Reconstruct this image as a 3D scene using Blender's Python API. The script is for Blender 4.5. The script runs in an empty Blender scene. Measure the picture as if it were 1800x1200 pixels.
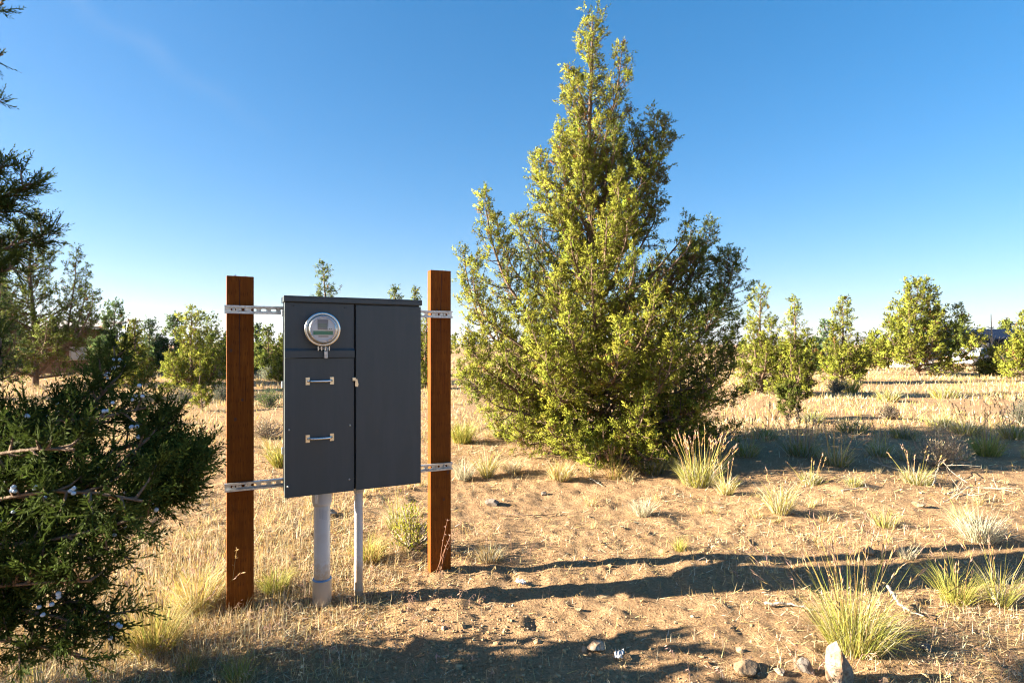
import bpy, math, random
import numpy as np
from mathutils import Vector, Matrix

# ------------------------------------------------------------------ camera, sky, sun, exposure
SC = bpy.context.scene
CAM_H = 1.46            # camera height over the ground at the posts
FPX = 1000.0            # focal length in photo pixels (1800 wide) = 20 mm on 36 mm
HOR = 605.0             # photo row of the horizon
cam_d = bpy.data.cameras.new('camera'); cam = bpy.data.objects.new('camera', cam_d)
SC.collection.objects.link(cam); SC.camera = cam
cam.location = (0, 0, CAM_H); cam.rotation_euler = (math.pi/2, 0, 0)
cam_d.sensor_width = 36; cam_d.lens = 20.0; cam_d.shift_y = (HOR-600)/1800.0
cam_d.clip_start = 0.05; cam_d.clip_end = 20000
cam_d.dof.use_dof = True; cam_d.dof.focus_distance = 3.3; cam_d.dof.aperture_fstop = 6.3

SUN_EL = math.radians(18.5)
SUN_TO = Vector((-math.cos(math.radians(6.5)), -math.sin(math.radians(6.5)), 0))   # horizontal direction to the sun
SUN_AZ = math.atan2(SUN_TO.x, SUN_TO.y)
W = bpy.data.worlds.new('World'); SC.world = W; W.use_nodes = True
nt = W.node_tree; nt.nodes.clear()
out = nt.nodes.new('ShaderNodeOutputWorld'); bg = nt.nodes.new('ShaderNodeBackground')
sky = nt.nodes.new('ShaderNodeTexSky'); sky.sky_type = 'NISHITA'; sky.sun_disc = False
sky.sun_elevation = SUN_EL; sky.sun_rotation = SUN_AZ
sky.altitude = 900; sky.air_density = 1.0; sky.dust_density = 1.5; sky.ozone_density = 1.5
bg.inputs['Strength'].default_value = 0.0500
hs = nt.nodes.new('ShaderNodeHueSaturation'); hs.inputs['Saturation'].default_value = 1.37; hs.inputs['Hue'].default_value = 0.500
wb = nt.nodes.new('ShaderNodeMix'); wb.data_type = 'RGBA'; wb.blend_type = 'MULTIPLY'; wb.inputs[0].default_value = 1; wb.inputs[7].default_value = (1.20, 1.0, 0.80, 1)   # white balance of the whole sky
gm = nt.nodes.new('ShaderNodeGamma'); gm.inputs['Gamma'].default_value = 0.7
pw_ = nt.nodes.new('ShaderNodeMix'); pw_.data_type = 'RGBA'; pw_.blend_type = 'MULTIPLY'; pw_.inputs[0].default_value = 1; pw_.inputs[7].default_value = (0.8, 1.0, 1.5, 1)
nt.links.new(sky.outputs[0], pw_.inputs[6]); nt.links.new(pw_.outputs[2], gm.inputs[0]); nt.links.new(gm.outputs[0], hs.inputs['Color']); nt.links.new(hs.outputs[0], wb.inputs[6]); 
def wn(t, *ins, op=None):
    n = nt.nodes.new(t)
    if op: n.operation = op
    for k, v in enumerate(ins):
        if hasattr(v, 'is_output'): nt.links.new(v, n.inputs[k])
        elif v is not None: n.inputs[k].default_value = v
    return n
# one faint old vapour streak high in the sky
_a = Vector((-0.770, 1, 0.605)).normalized(); _b = Vector((-0.600, 1, 0.490)).normalized(); _n = _a.cross(_b).normalized(); _m = (_a+_b).normalized()
gen = nt.nodes.new('ShaderNodeTexCoord').outputs['Generated']
dist = wn('ShaderNodeVectorMath', gen, tuple(_n), op='DOT_PRODUCT').outputs['Value']
nz = nt.nodes.new('ShaderNodeTexNoise'); nz.inputs['Scale'].default_value = 16; nz.inputs['Detail'].default_value = 5; nt.links.new(gen, nz.inputs['Vector'])
wob = wn('ShaderNodeMath', nz.outputs[0], -0.5, op='ADD').outputs[0]
dd = wn('ShaderNodeMath', dist, wn('ShaderNodeMath', wob, 0.05, op='MULTIPLY').outputs[0], op='ADD').outputs[0]
ab = wn('ShaderNodeMath', dd, op='ABSOLUTE').outputs[0]
core = wn('ShaderNodeMapRange', ab, 0.0, 0.022, 1.0, 0.0).outputs[0]
along = wn('ShaderNodeMapRange', wn('ShaderNodeVectorMath', gen, tuple(_m), op='DOT_PRODUCT').outputs['Value'], 0.975, 0.999, 0.0, 1.0).outputs[0]
fac = wn('ShaderNodeMath', wn('ShaderNodeMath', wn('ShaderNodeMath', core, along, op='MULTIPLY').outputs[0], nz.outputs[0], op='MULTIPLY').outputs[0], 0.085, op='MULTIPLY').outputs[0]
mxs = nt.nodes.new('ShaderNodeMix'); mxs.data_type = 'RGBA'; nt.links.new(fac, mxs.inputs[0]); nt.links.new(wb.outputs[2], mxs.inputs[6]); mxs.inputs[7].default_value = (3.0, 3.1, 3.2, 1)
nt.links.new(mxs.outputs[2], bg.inputs[0]); nt.links.new(bg.outputs[0], out.inputs[0])
sun_d = bpy.data.lights.new('sun', 'SUN'); sun = bpy.data.objects.new('sun', sun_d); SC.collection.objects.link(sun)
sun_d.energy = 5.0; sun_d.angle = math.radians(0.53); sun_d.color = (1.0, 0.88, 0.69)
sv = Vector((SUN_TO.x*math.cos(SUN_EL), SUN_TO.y*math.cos(SUN_EL), math.sin(SUN_EL)))
sun.rotation_euler = sv.to_track_quat('Z', 'Y').to_euler()
SC.view_settings.view_transform = 'Standard'; SC.view_settings.look = 'None'
SC.view_settings.gamma = 1; SC.view_settings.use_curve_mapping = False
SC.view_settings.exposure = 2.75
SC.render.engine = 'CYCLES'
SC.cycles.max_bounces = 6; SC.cycles.diffuse_bounces = 3; SC.cycles.glossy_bounces = 3
SC.cycles.transmission_bounces = 4; SC.cycles.volume_bounces = 0; SC.cycles.transparent_max_bounces = 8
SC.cycles.caustics_reflective = False; SC.cycles.caustics_refractive = False
SC.cycles.use_denoising = True; SC.cycles.denoiser = 'OPENIMAGEDENOISE'; SC.cycles.denoising_input_passes = 'RGB_ALBEDO_NORMAL'
SC.cycles.sample_clamp_indirect = 6
SC.cycles.filter_width = 1.15

RNG = np.random.default_rng(7); random.seed(7)
U = lambda a, b, n=None: RNG.uniform(a, b, n)
COL = SC.collection

# ------------------------------------------------------------------ small helpers
def lerp(a, b, t): return a+(b-a)*t
def sstep(a, b, x):
    t = np.clip((x-a)/(b-a), 0, 1); return t*t*(3-2*t)
def hash2(ix, iy, s):
    v = np.sin(ix*127.1+iy*311.7+s*74.7)*43758.5453
    return v-np.floor(v)
def vnoise(x, y, s=0):
    x = np.asarray(x, float); y = np.asarray(y, float)
    ix = np.floor(x); iy = np.floor(y); fx = x-ix; fy = y-iy
    fx = fx*fx*(3-2*fx); fy = fy*fy*(3-2*fy)
    a = hash2(ix, iy, s); b = hash2(ix+1, iy, s); c = hash2(ix, iy+1, s); d = hash2(ix+1, iy+1, s)
    return lerp(lerp(a, b, fx), lerp(c, d, fx), fy)*2-1
def terrain(x, y):
    x = np.asarray(x, float); y = np.asarray(y, float)
    r = np.hypot(x+0.5, y-3.3); d = np.hypot(x, y)
    z = 0.10*vnoise(x*0.16, y*0.16, 1)*sstep(3, 10, r)
    z = z+0.030*vnoise(x*0.8+3, y*0.8, 2)*sstep(0.6, 2.5, r)*np.clip(d/3, 0, 1)
    z = z+0.016*vnoise(x*2.6, y*2.6, 3)
    z = z+0.013*vnoise(x*7.0, y*7.0, 4)*(1-sstep(10, 25, d))
    z = z+0.010*vnoise(x*17.0, y*19.0, 5)*(1-sstep(5, 12, d))
    z = z+0.5*vnoise(x*0.012, y*0.012, 6)*sstep(60, 220, d)
    return z
def gz(x, y): return float(terrain(x, y))
def at(px, py, Y):       # the point at depth Y seen at a photo pixel
    return np.array([(px-900)/FPX*Y, Y, CAM_H-(py-HOR)/FPX*Y])
def gnd(px, py):         # the ground point seen at a photo pixel
    Y = FPX*CAM_H/(py-HOR); X = (px-900)/FPX*Y
    for _ in range(4):
        Y = FPX*(CAM_H-gz(X, Y))/(py-HOR); X = (px-900)/FPX*Y
    return np.array([X, Y, gz(X, Y)])
def norm(v):
    v = np.asarray(v, float); return v/np.maximum(np.linalg.norm(v, axis=-1, keepdims=True), 1e-9)
def resample(P, n):
    P = np.asarray(P, float); s = np.concatenate([[0], np.cumsum(np.linalg.norm(np.diff(P, axis=0), axis=1))])
    t = np.linspace(0, s[-1], n)
    Q = np.stack([np.interp(t, s, P[:, k]) for k in range(3)], 1)
    for _ in range(2):
        if n > 2: Q[1:-1] = 0.25*Q[:-2]+0.5*Q[1:-1]+0.25*Q[2:]
    return Q

class Geo:
    """collects triangles with a colour per vertex and a material index per face"""
    def __init__(s): s.v = []; s.f = []; s.c = []; s.m = []; s.n = 0; s.nr = []
    def add(s, v, f, c=(1, 1, 1), m=0):
        v = np.asarray(v, float).reshape(-1, 3); f = np.asarray(f, int).reshape(-1, 3)
        c = np.asarray(c, float)
        if c.ndim == 1: c = np.tile(c, (len(v), 1))
        s.v.append(v); s.f.append(f+s.n); s.c.append(c[:, :3]); s.m.append(np.full(len(f), m)); s.n += len(v)
    def quads(s, v, q, c=(1, 1, 1), m=0):
        q = np.asarray(q, int).reshape(-1, 4)
        s.add(v, np.concatenate([q[:, [0, 1, 2]], q[:, [0, 2, 3]]]), c, m)
    def mesh(s, name, mats, smooth=False):
        v = np.concatenate(s.v); f = np.concatenate(s.f); c = np.concatenate(s.c); m = np.concatenate(s.m)
        me = bpy.data.meshes.new(name)
        me.vertices.add(len(v)); me.vertices.foreach_set('co', v.astype(np.float32).ravel())
        me.loops.add(len(f)*3); me.loops.foreach_set('vertex_index', f.astype(np.int32).ravel())
        me.polygons.add(len(f)); me.polygons.foreach_set('loop_start', (np.arange(len(f))*3).astype(np.int32))
        try: me.polygons.foreach_set('loop_total', np.full(len(f), 3, np.int32))
        except Exception: pass
        if not isinstance(mats, (list, tuple)): mats = [mats]
        for x in mats: me.materials.append(x)
        me.polygons.foreach_set('material_index', m.astype(np.int32))
        me.polygons.foreach_set('use_smooth', np.full(len(f), bool(smooth)))
        a = me.attributes.new('Col', 'FLOAT_COLOR', 'POINT')
        a.data.foreach_set('color', np.concatenate([c, np.ones((len(c), 1))], 1).astype(np.float32).ravel())
        if s.nr and len(s.nr) == len(s.v):      # foliage shades with its tuft, as a mass of fine scales does
            a = me.attributes.new('custom_normal', 'FLOAT_VECTOR', 'POINT'); a.data.foreach_set('vector', np.concatenate(s.nr).astype(np.float32).ravel())
        me.update(); me.validate()
        return me
def link(name, me, parent=None, loc=None, rot=None):
    o = bpy.data.objects.new(name, me); COL.objects.link(o)
    if parent is not None: o.parent = parent
    if loc is not None: o.location = loc
    if rot is not None: o.rotation_euler = rot
    return o
def obj(name, geo, mats, parent=None, smooth=False, loc=None, rot=None):
    return link(name, geo.mesh(name, mats, smooth), parent, loc, rot)
def tag(o, label=None, cat=None, group=None, kind=None):
    if label: o['label'] = label
    if cat: o['category'] = cat
    if group: o['group'] = group
    if kind: o['kind'] = kind
    return o
def thing(name, label, cat, loc=(0, 0, 0), rz=0, group=None):
    o = link(name, None, None, loc, (0, 0, rz)); o.empty_display_size = 0.1
    return tag(o, label, cat, group)

def box(g, x0, x1, y0, y1, z0, z1, c=(1, 1, 1), m=0, bev=0.0):
    if bev <= 0:
        v = [(x, y, z) for z in (z0, z1) for y in (y0, y1) for x in (x0, x1)]
        g.quads(v, [(0, 2, 3, 1), (4, 5, 7, 6), (0, 1, 5, 4), (1, 3, 7, 5), (3, 2, 6, 7), (2, 0, 4, 6)], c, m); return
    import bmesh
    bm = bmesh.new(); bmesh.ops.create_cube(bm, size=1)
    bmesh.ops.transform(bm, matrix=Matrix.Translation(((x0+x1)/2, (y0+y1)/2, (z0+z1)/2)) @ Matrix.Diagonal((x1-x0, y1-y0, z1-z0, 1)), verts=bm.verts)
    bmesh.ops.bevel(bm, geom=bm.edges[:], offset=bev, segments=2, profile=0.5, affect='EDGES')
    bmesh.ops.triangulate(bm, faces=bm.faces[:]); bm.verts.index_update()
    g.add([v.co[:] for v in bm.verts], [[v.index for v in f.verts] for f in bm.faces], c, m); bm.free()
def tube(g, P, R, sides=6, c=(1, 1, 1), m=0, cap=True):
    P = np.asarray(P, float); n = len(P); R = np.broadcast_to(np.asarray(R, float), (n,))
    T = norm(np.gradient(P, axis=0)); ref = np.array([0, 0, 1.0]) if abs(T[0, 2]) < 0.8 else np.array([1.0, 0, 0])
    A = norm(np.cross(T, ref)); B = np.cross(T, A)
    th = np.arange(sides)/sides*2*math.pi
    V = P[:, None]+R[:, None, None]*(np.cos(th)[None, :, None]*A[:, None]+np.sin(th)[None, :, None]*B[:, None])
    i = np.arange(n-1)[:, None]*sides; j = np.arange(sides)[None]; k = (j+1) % sides
    q = np.stack([i+j, i+k, i+sides+k, i+sides+j], -1).reshape(-1, 4)
    cc = np.asarray(c, float)
    if cc.ndim == 2 and len(cc) == n: cc = np.repeat(cc, sides, 0)
    g.quads(V.reshape(-1, 3), q, cc, m)
    if cap:
        for r, e in ((V[0], P[0]), (V[-1], P[-1])):
            g.add(np.vstack([r, e]), [[a, (a+1) % sides, sides] for a in range(sides)], cc if cc.ndim == 1 else cc[:1].repeat(sides+1, 0), m)
def lathe(g, prof, sides=32, c=(1, 1, 1), m=0, axis='z', org=(0, 0, 0)):
    """prof: (radius, height) pairs turned about an axis"""
    prof = np.asarray(prof, float); n = len(prof); th = np.arange(sides)/sides*2*math.pi
    x = prof[:, 0, None]*np.cos(th); y = prof[:, 0, None]*np.sin(th); z = np.broadcast_to(prof[:, 1, None], x.shape)
    V = np.stack([x, y, z], -1) if axis == 'z' else (np.stack([x, -z, y], -1) if axis == 'y' else np.stack([z, x, y], -1))
    i = np.arange(n-1)[:, None]*sides; j = np.arange(sides)[None]; k = (j+1) % sides
    g.quads(V.reshape(-1, 3)+np.asarray(org), np.stack([i+j, i+k, i+sides+k, i+sides+j], -1).reshape(-1, 4), c, m)
def blades(g, P, az, lean, L, Wd, bend, C, m=0, tipc=None):
    """bent grass blades, all arguments arrays of n"""
    n = len(P); h = np.stack([np.cos(az), np.sin(az), np.zeros(n)], 1); up = np.array([0, 0, 1.0])
    L = np.broadcast_to(L, (n,))[:, None]; Wd = np.broadcast_to(Wd, (n,))[:, None]
    lean = np.broadcast_to(lean, (n,))[:, None]; bend = np.broadcast_to(bend, (n,))[:, None]
    mid = P+L*0.55*(np.sin(lean)*h+np.cos(lean)*up)
    tip = mid+L*0.45*(np.sin(lean+bend)*h+np.cos(lean+bend)*up)
    sa = az+math.pi/2+RNG.normal(0, 0.9, n); s = np.stack([np.cos(sa), np.sin(sa), np.zeros(n)], 1)
    V = np.stack([P-s*Wd/2, P+s*Wd/2, mid-s*Wd*0.4, mid+s*Wd*0.4, tip], 1).reshape(-1, 3)
    b = np.arange(n)[:, None]*5
    f = np.concatenate([b+[0, 1, 3], b+[0, 3, 2], b+[2, 3, 4]])
    cc = np.repeat(C, 5, 0)
    if tipc is not None: cc = cc.reshape(n, 5, 3); cc[:, 4] = tipc; cc = cc.reshape(-1, 3)
    g.add(V, f, cc, m)
    return tip, norm(tip-mid)
def straws(g, P, az, lean, L, Wd, C):
    n = len(P); h = np.stack([np.cos(az), np.sin(az), np.zeros(n)], 1); L = np.broadcast_to(L, (n,))[:, None]; Wd = np.broadcast_to(Wd, (n,))[:, None]
    tip = P+L*(np.sin(lean)[:, None]*h+np.cos(lean)[:, None]*np.array([0, 0, 1.0]))
    sa = az+math.pi/2+RNG.normal(0, 0.8, n); sd = np.stack([np.cos(sa), np.sin(sa), np.full(n, .3)], 1)
    g.add(np.stack([P-sd*Wd*.55, P+sd*Wd*.55, tip], 1).reshape(-1, 3), np.arange(n*3).reshape(-1, 3), np.repeat(C, 3, 0))
def sprigs(g, P, D, L, Wd, C, m=0, out=None, k=0.62):
    """small folded diamond leaves; out: the way each leaf's tuft faces"""
    n = len(P); D = norm(D); L = np.broadcast_to(L, (n,))[:, None]; Wd = np.broadcast_to(Wd, (n,))[:, None]
    S = norm(np.cross(D, RNG.normal(size=(n, 3)))); N = np.cross(D, S)
    if out is not None:
        o_ = norm(norm(out)+RNG.normal(0, .45, (n, 3))); N = norm(o_-(o_*D).sum(1, keepdims=True)*D); S = np.cross(N, D)
        g.nr.append(np.repeat(norm(N*(1-k)+norm(out)*k), 4, 0))
    mid = P+D*L*0.45-N*Wd*0.3
    V = np.stack([P, mid-S*Wd/2, P+D*L, mid+S*Wd/2], 1).reshape(-1, 3)
    b = np.arange(n)[:, None]*4
    g.add(V, np.concatenate([b+[0, 1, 2], b+[0, 2, 3]]), np.repeat(C, 4, 0), m)
def cords(g, P, D, L, R, C, m=0):
    """thin three-sided spindles: the scaly cords of a juniper spray"""
    n = len(P); D = norm(D); L = np.broadcast_to(L, (n,))[:, None]; R = np.broadcast_to(R, (n,))[:, None]
    S = norm(np.cross(D, RNG.normal(size=(n, 3)))); N = np.cross(D, S)
    mid = P+D*L*0.5
    r = [mid+R*(math.cos(t)*S+math.sin(t)*N) for t in (0, 2.094, 4.189)]
    V = np.stack([P, *r, P+D*L], 1).reshape(-1, 3)
    b = np.arange(n)[:, None]*5
    g.add(V, np.concatenate([b+[0, 2, 1], b+[0, 3, 2], b+[0, 1, 3], b+[4, 1, 2], b+[4, 2, 3], b+[4, 3, 1]]), np.repeat(C, 5, 0), m)

# ------------------------------------------------------------------ materials
def mat(name, col=(0.5, 0.5, 0.5), rough=0.6, metal=0.0, spec=0.5):
    m = bpy.data.materials.new(name); m.use_nodes = True
    b = m.node_tree.nodes['Principled BSDF']
    b.inputs['Base Color'].default_value = (*col, 1); b.inputs['Roughness'].default_value = rough
    b.inputs['Metallic'].default_value = metal; b.inputs['Specular IOR Level'].default_value = spec
    return m
def N(m, t, **kw):
    n = m.node_tree.nodes.new(t)
    for k, v in kw.items():
        if k in n.inputs: n.inputs[k].default_value = v
        else: setattr(n, k, v)
    return n
def L(m, a, b): m.node_tree.links.new(a, b)
def bsdf(m): return m.node_tree.nodes['Principled BSDF']
def ramp(m, fac, stops):
    r = N(m, 'ShaderNodeValToRGB'); cr = r.color_ramp
    while len(cr.elements) < len(stops): cr.elements.new(0.5)
    for e, (p, c) in zip(cr.elements, stops): e.position = p; e.color = (*c, 1)
    L(m, fac, r.inputs[0]); return r
def noise(m, scale, detail=4, rough=0.55, coord=None, vec=None):
    n = N(m, 'ShaderNodeTexNoise'); n.inputs['Scale'].default_value = scale
    n.inputs['Detail'].default_value = detail; n.inputs['Roughness'].default_value = rough
    if vec is not None: L(m, vec, n.inputs['Vector'])
    elif coord:
        t = N(m, 'ShaderNodeTexCoord'); L(m, t.outputs[coord], n.inputs['Vector'])
    return n
def mixc(m, fac, a, b, mode='MIX'):
    x = N(m, 'ShaderNodeMix', data_type='RGBA', blend_type=mode)
    for s, v in ((0, fac), (6, a), (7, b)):
        if hasattr(v, 'is_output'): L(m, v, x.inputs[s])
        else: x.inputs[s].default_value = v if s == 0 else (*v, 1)
    return x.outputs[2]
def bump(m, h, strength=0.4, dist=0.01, chain=None):
    b = N(m, 'ShaderNodeBump'); b.inputs['Strength'].default_value = strength; b.inputs['Distance'].default_value = dist
    L(m, h, b.inputs['Height'])
    if chain is not None: L(m, chain, b.inputs['Normal'])
    return b.outputs[0]

def leaf_mat(name, trans=0.3, rough=0.55, spec=0.25):
    """colour comes from the geometry's own per-leaf colour"""
    m = mat(name, rough=rough, spec=spec); a = N(m, 'ShaderNodeAttribute', attribute_name='Col')
    L(m, a.outputs['Color'], bsdf(m).inputs['Base Color'])
    t = N(m, 'ShaderNodeBsdfTranslucent'); L(m, a.outputs['Color'], t.inputs['Color'])
    mx = N(m, 'ShaderNodeMixShader'); mx.inputs[0].default_value = trans
    o = m.node_tree.nodes['Material Output']
    L(m, bsdf(m).outputs[0], mx.inputs[1]); L(m, t.outputs[0], mx.inputs[2]); L(m, mx.outputs[0], o.inputs[0])
    return m
M = {}
M['leaf'] = leaf_mat('juniper_leaf', 0.24, 0.8, 0.08)
M['grass'] = leaf_mat('grass_blade', 0.38, 0.6, 0.3)
M['straw'] = leaf_mat('dry_straw', 0.30, 0.7, 0.2)

def bark(name, a, b):
    m = mat(name, rough=0.9, spec=0.15)
    n1 = noise(m, 22, 5, 0.65, 'Object'); r = ramp(m, n1.outputs[0], [(0.3, a), (0.7, b)])
    L(m, r.outputs[0], bsdf(m).inputs['Base Color'])
    L(m, bump(m, n1.outputs[0], 0.7, 0.02), bsdf(m).inputs['Normal']); return m
M['bark'] = bark('juniper_bark', (0.07, 0.045, 0.03), (0.24, 0.17, 0.12))
M['deadwood'] = bark('weathered_wood', (0.20, 0.16, 0.12), (0.46, 0.40, 0.33))

def soil():
    m = mat('dry_soil', rough=0.95, spec=0.1)
    tc = N(m, 'ShaderNodeTexCoord'); v = tc.outputs['Object']
    big = noise(m, 0.55, 4, 0.6, vec=v); mid = noise(m, 4.5, 5, 0.65, vec=v); fine = noise(m, 55, 6, 0.7, vec=v)
    c1 = ramp(m, big.outputs[0], [(0.32, (0.31, 0.180, 0.092)), (0.55, (0.40, 0.245, 0.130)), (0.75, (0.47, 0.31, 0.175))]).outputs[0]
    c2 = ramp(m, mid.outputs[0], [(0.32, (0.17, 0.096, 0.048)), (0.47, (0.39, 0.24, 0.125)), (0.70, (0.50, 0.345, 0.20))]).outputs[0]
    c3 = ramp(m, fine.outputs[0], [(0.32, (0.09, 0.052, 0.028)), (0.47, (0.38, 0.235, 0.125)), (0.72, (0.55, 0.40, 0.25))]).outputs[0]
    c = mixc(m, 0.5, c1, c2); c = mixc(m, 0.5, c, c3)
    # far out the dry grass takes over as colour
    L(m, c, bsdf(m).inputs['Base Color'])
    vo = N(m, 'ShaderNodeTexVoronoi'); vo.inputs['Scale'].default_value = 75; L(m, v, vo.inputs['Vector'])
    b0 = bump(m, noise(m, 19, 5, 0.65, vec=v).outputs[0], 0.9, 0.06); b1 = bump(m, fine.outputs[0], 0.9, 0.03, b0)
    b2 = bump(m, vo.outputs[0], 0.5, 0.006, b1)
    L(m, b2, bsdf(m).inputs['Normal']); return m
M['soil'] = soil()
def clod():
    m = mat('soil_clod', rough=0.95, spec=0.1); a = N(m, 'ShaderNodeAttribute', attribute_name='Col')
    n = noise(m, 120, 4, 0.6, 'Object')
    L(m, mixc(m, n.outputs[0], a.outputs['Color'], (0.36, 0.24, 0.13)), bsdf(m).inputs['Base Color'])
    L(m, bump(m, n.outputs[0], 0.5, 0.004), bsdf(m).inputs['Normal']); return m
M['clod'] = clod()

def timber():
    """pressure treated brown lumber: grain along z, incision marks, dark checks"""
    m = mat('treated_timber', rough=0.7, spec=0.15)
    tc = N(m, 'ShaderNodeTexCoord'); mp = N(m, 'ShaderNodeMapping'); mp.inputs['Scale'].default_value = (1, 1, 0.045)
    L(m, tc.outputs['Object'], mp.inputs['Vector'])
    g1 = noise(m, 130, 5, 0.6, vec=mp.outputs[0]); g2 = noise(m, 5.5, 3, 0.5, vec=tc.outputs['Object'])
    c = ramp(m, g1.outputs[0], [(0.30, (0.105, 0.027, 0.003)), (0.52, (0.20, 0.056, 0.0045)), (0.72, (0.30, 0.092, 0.007))]).outputs[0]
    c = mixc(m, ramp(m, g2.outputs[0], [(0.38, (0, 0, 0)), (0.7, (1, 1, 1))]).outputs[0], c, (0.15, 0.042, 0.003))
    # incisions: staggered short dark slits
    mp2 = N(m, 'ShaderNodeMapping'); mp2.inputs['Scale'].default_value = (85, 85, 15); L(m, tc.outputs['Object'], mp2.inputs['Vector'])
    vo = N(m, 'ShaderNodeTexVoronoi'); vo.inputs['Scale'].default_value = 1.0; vo.inputs['Randomness'].default_value = 0.35
    L(m, mp2.outputs[0], vo.inputs['Vector'])
    slit = ramp(m, vo.outputs[0], [(0.13, (0.75, 0.75, 0.75)), (0.24, (0, 0, 0))]).outputs[0]
    c = mixc(m, slit, c, (0.085, 0.024, 0.002))
    L(m, c, bsdf(m).inputs['Base Color'])
    b = bump(m, g1.outputs[0], 0.35, 0.003); L(m, b, bsdf(m).inputs['Normal']); return m
M['timber'] = timber()
def endgrain():
    m = mat('timber_knot', (0.075, 0.022, 0.006), 0.7); return m
M['knot'] = endgrain()
def paint(name, col, rough=0.42):
    m = mat(name, col, rough, spec=0.45)
    tcd = N(m, 'ShaderNodeTexCoord'); mpd = N(m, 'ShaderNodeMapping'); mpd.inputs['Scale'].default_value = (9, 9, 1.1); L(m, tcd.outputs['Object'], mpd.inputs['Vector'])
    d = noise(m, 1.6, 6, 0.65, vec=mpd.outputs[0])
    L(m, mixc(m, ramp(m, d.outputs[0], [(0.45, (0, 0, 0)), (0.85, (0.5, 0.5, 0.5))]).outputs[0], col, (0.10, 0.105, 0.11)), bsdf(m).inputs['Base Color'])
    L(m, ramp(m, d.outputs[0], [(0.3, (rough-0.06,)*3), (0.8, (rough+0.15,)*3)]).outputs[0], bsdf(m).inputs['Roughness'])
    return m
M['cabinet'] = paint('slate_grey_enamel', (0.042, 0.060, 0.070))
M['gap'] = mat('shadow_gap', (0.01, 0.01, 0.012), 0.9)
def galv():
    m = mat('galvanised_steel', (0.55, 0.56, 0.56), 0.42, 0.85)
    v = N(m, 'ShaderNodeTexVoronoi'); v.inputs['Scale'].default_value = 90
    t = N(m, 'ShaderNodeTexCoord'); L(m, t.outputs['Object'], v.inputs['Vector'])
    L(m, ramp(m, v.outputs['Color'], [(0.1, (0.42, 0.43, 0.43)), (0.9, (0.66, 0.67, 0.67))]).outputs[0], bsdf(m).inputs['Base Color'])
    n = noise(m, 30, 4, 0.6, 'Object'); L(m, ramp(m, n.outputs[0], [(0.3, (0.3,)*3), (0.75, (0.58,)*3)]).outputs[0], bsdf(m).inputs['Roughness'])
    return m
M['galv'] = galv()
M['zinc'] = mat('zinc_plate', (0.72, 0.66, 0.50), 0.35, 0.9)
M['chrome'] = mat('chrome', (0.82, 0.83, 0.85), 0.12, 1.0)
M['steel'] = mat('brushed_steel_ring', (0.62, 0.62, 0.61), 0.24, 1.0)
def pvc():
    m = mat('grey_pvc', (0.48, 0.49, 0.51), 0.45)
    n = noise(m, 9, 5, 0.65, 'Object'); tc = N(m, 'ShaderNodeTexCoord')
    c = mixc(m, ramp(m, n.outputs[0], [(0.5, (0, 0, 0)), (0.8, (0.35, 0.35, 0.35))]).outputs[0], (0.48, 0.49, 0.51), (0.42, 0.34, 0.25))
    sp = N(m, 'ShaderNodeSeparateXYZ'); L(m, tc.outputs['Object'], sp.inputs[0]); n2 = noise(m, 45, 5, 0.7, 'Object')
    hh = N(m, 'ShaderNodeMath', operation='MULTIPLY_ADD'); L(m, n2.outputs[0], hh.inputs[0]); hh.inputs[1].default_value = -0.30; L(m, sp.outputs[2], hh.inputs[2])
    L(m, mixc(m, ramp(m, hh.outputs[0], [(0.0, (0.75, 0.75, 0.75)), (0.10, (0, 0, 0))]).outputs[0], c, (0.36, 0.24, 0.13)), bsdf(m).inputs['Base Color'])   # splashed earth
    return m
M['pvc'] = pvc()
M['cement'] = mat('pipe_cement_blue', (0.10, 0.20, 0.36), 0.5)
M['mark'] = mat('marker_ink', (0.10, 0.13, 0.20), 0.6)
M['face'] = mat('meter_face', (0.66, 0.67, 0.68), 0.4)
M['lcd'] = mat('lcd_screen', (0.16, 0.17, 0.12), 0.25)
M['dark'] = mat('dark_plastic', (0.05, 0.05, 0.052), 0.4)
M['green'] = mat('green_print', (0.008, 0.21, 0.13), 0.45)
M['print'] = mat('grey_print', (0.22, 0.20, 0.19), 0.6)
def glass():
    m = bpy.data.materials.new('clear_cover'); m.use_nodes = True; m.node_tree.nodes.remove(bsdf(m))
    t = N(m, 'ShaderNodeBsdfTransparent'); gl = N(m, 'ShaderNodeBsdfGlossy'); gl.inputs['Roughness'].default_value = 0.03
    fr = N(m, 'ShaderNodeFresnel'); fr.inputs['IOR'].default_value = 1.5; mx = N(m, 'ShaderNodeMixShader')
    L(m, fr.outputs[0], mx.inputs[0]); L(m, t.outputs[0], mx.inputs[1]); L(m, gl.outputs[0], mx.inputs[2])
    L(m, mx.outputs[0], m.node_tree.nodes['Material Output'].inputs[0]); return m
M['glass'] = glass()
def stone(name, a, b, c):
    m = mat(name, rough=0.85, spec=0.2)
    n1 = noise(m, 9, 6, 0.65, 'Object'); n2 = noise(m, 70, 5, 0.6, 'Object')
    k = ramp(m, n1.outputs[0], [(0.34, a), (0.5, b), (0.66, c)]).outputs[0]
    k = mixc(m, ramp(m, n2.outputs[0], [(0.35, (0.7, 0.7, 0.7)), (0.55, (0, 0, 0))]).outputs[0], k, (0.14, 0.10, 0.07))
    L(m, k, bsdf(m).inputs['Base Color'])
    L(m, bump(m, n2.outputs[0], 0.6, 0.006, bump(m, n1.outputs[0], 0.6, 0.03)), bsdf(m).inputs['Normal']); return m
M['rock_pale'] = stone('pale_rock', (0.34, 0.17, 0.085), (0.37, 0.29, 0.21), (0.46, 0.40, 0.33))
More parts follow.
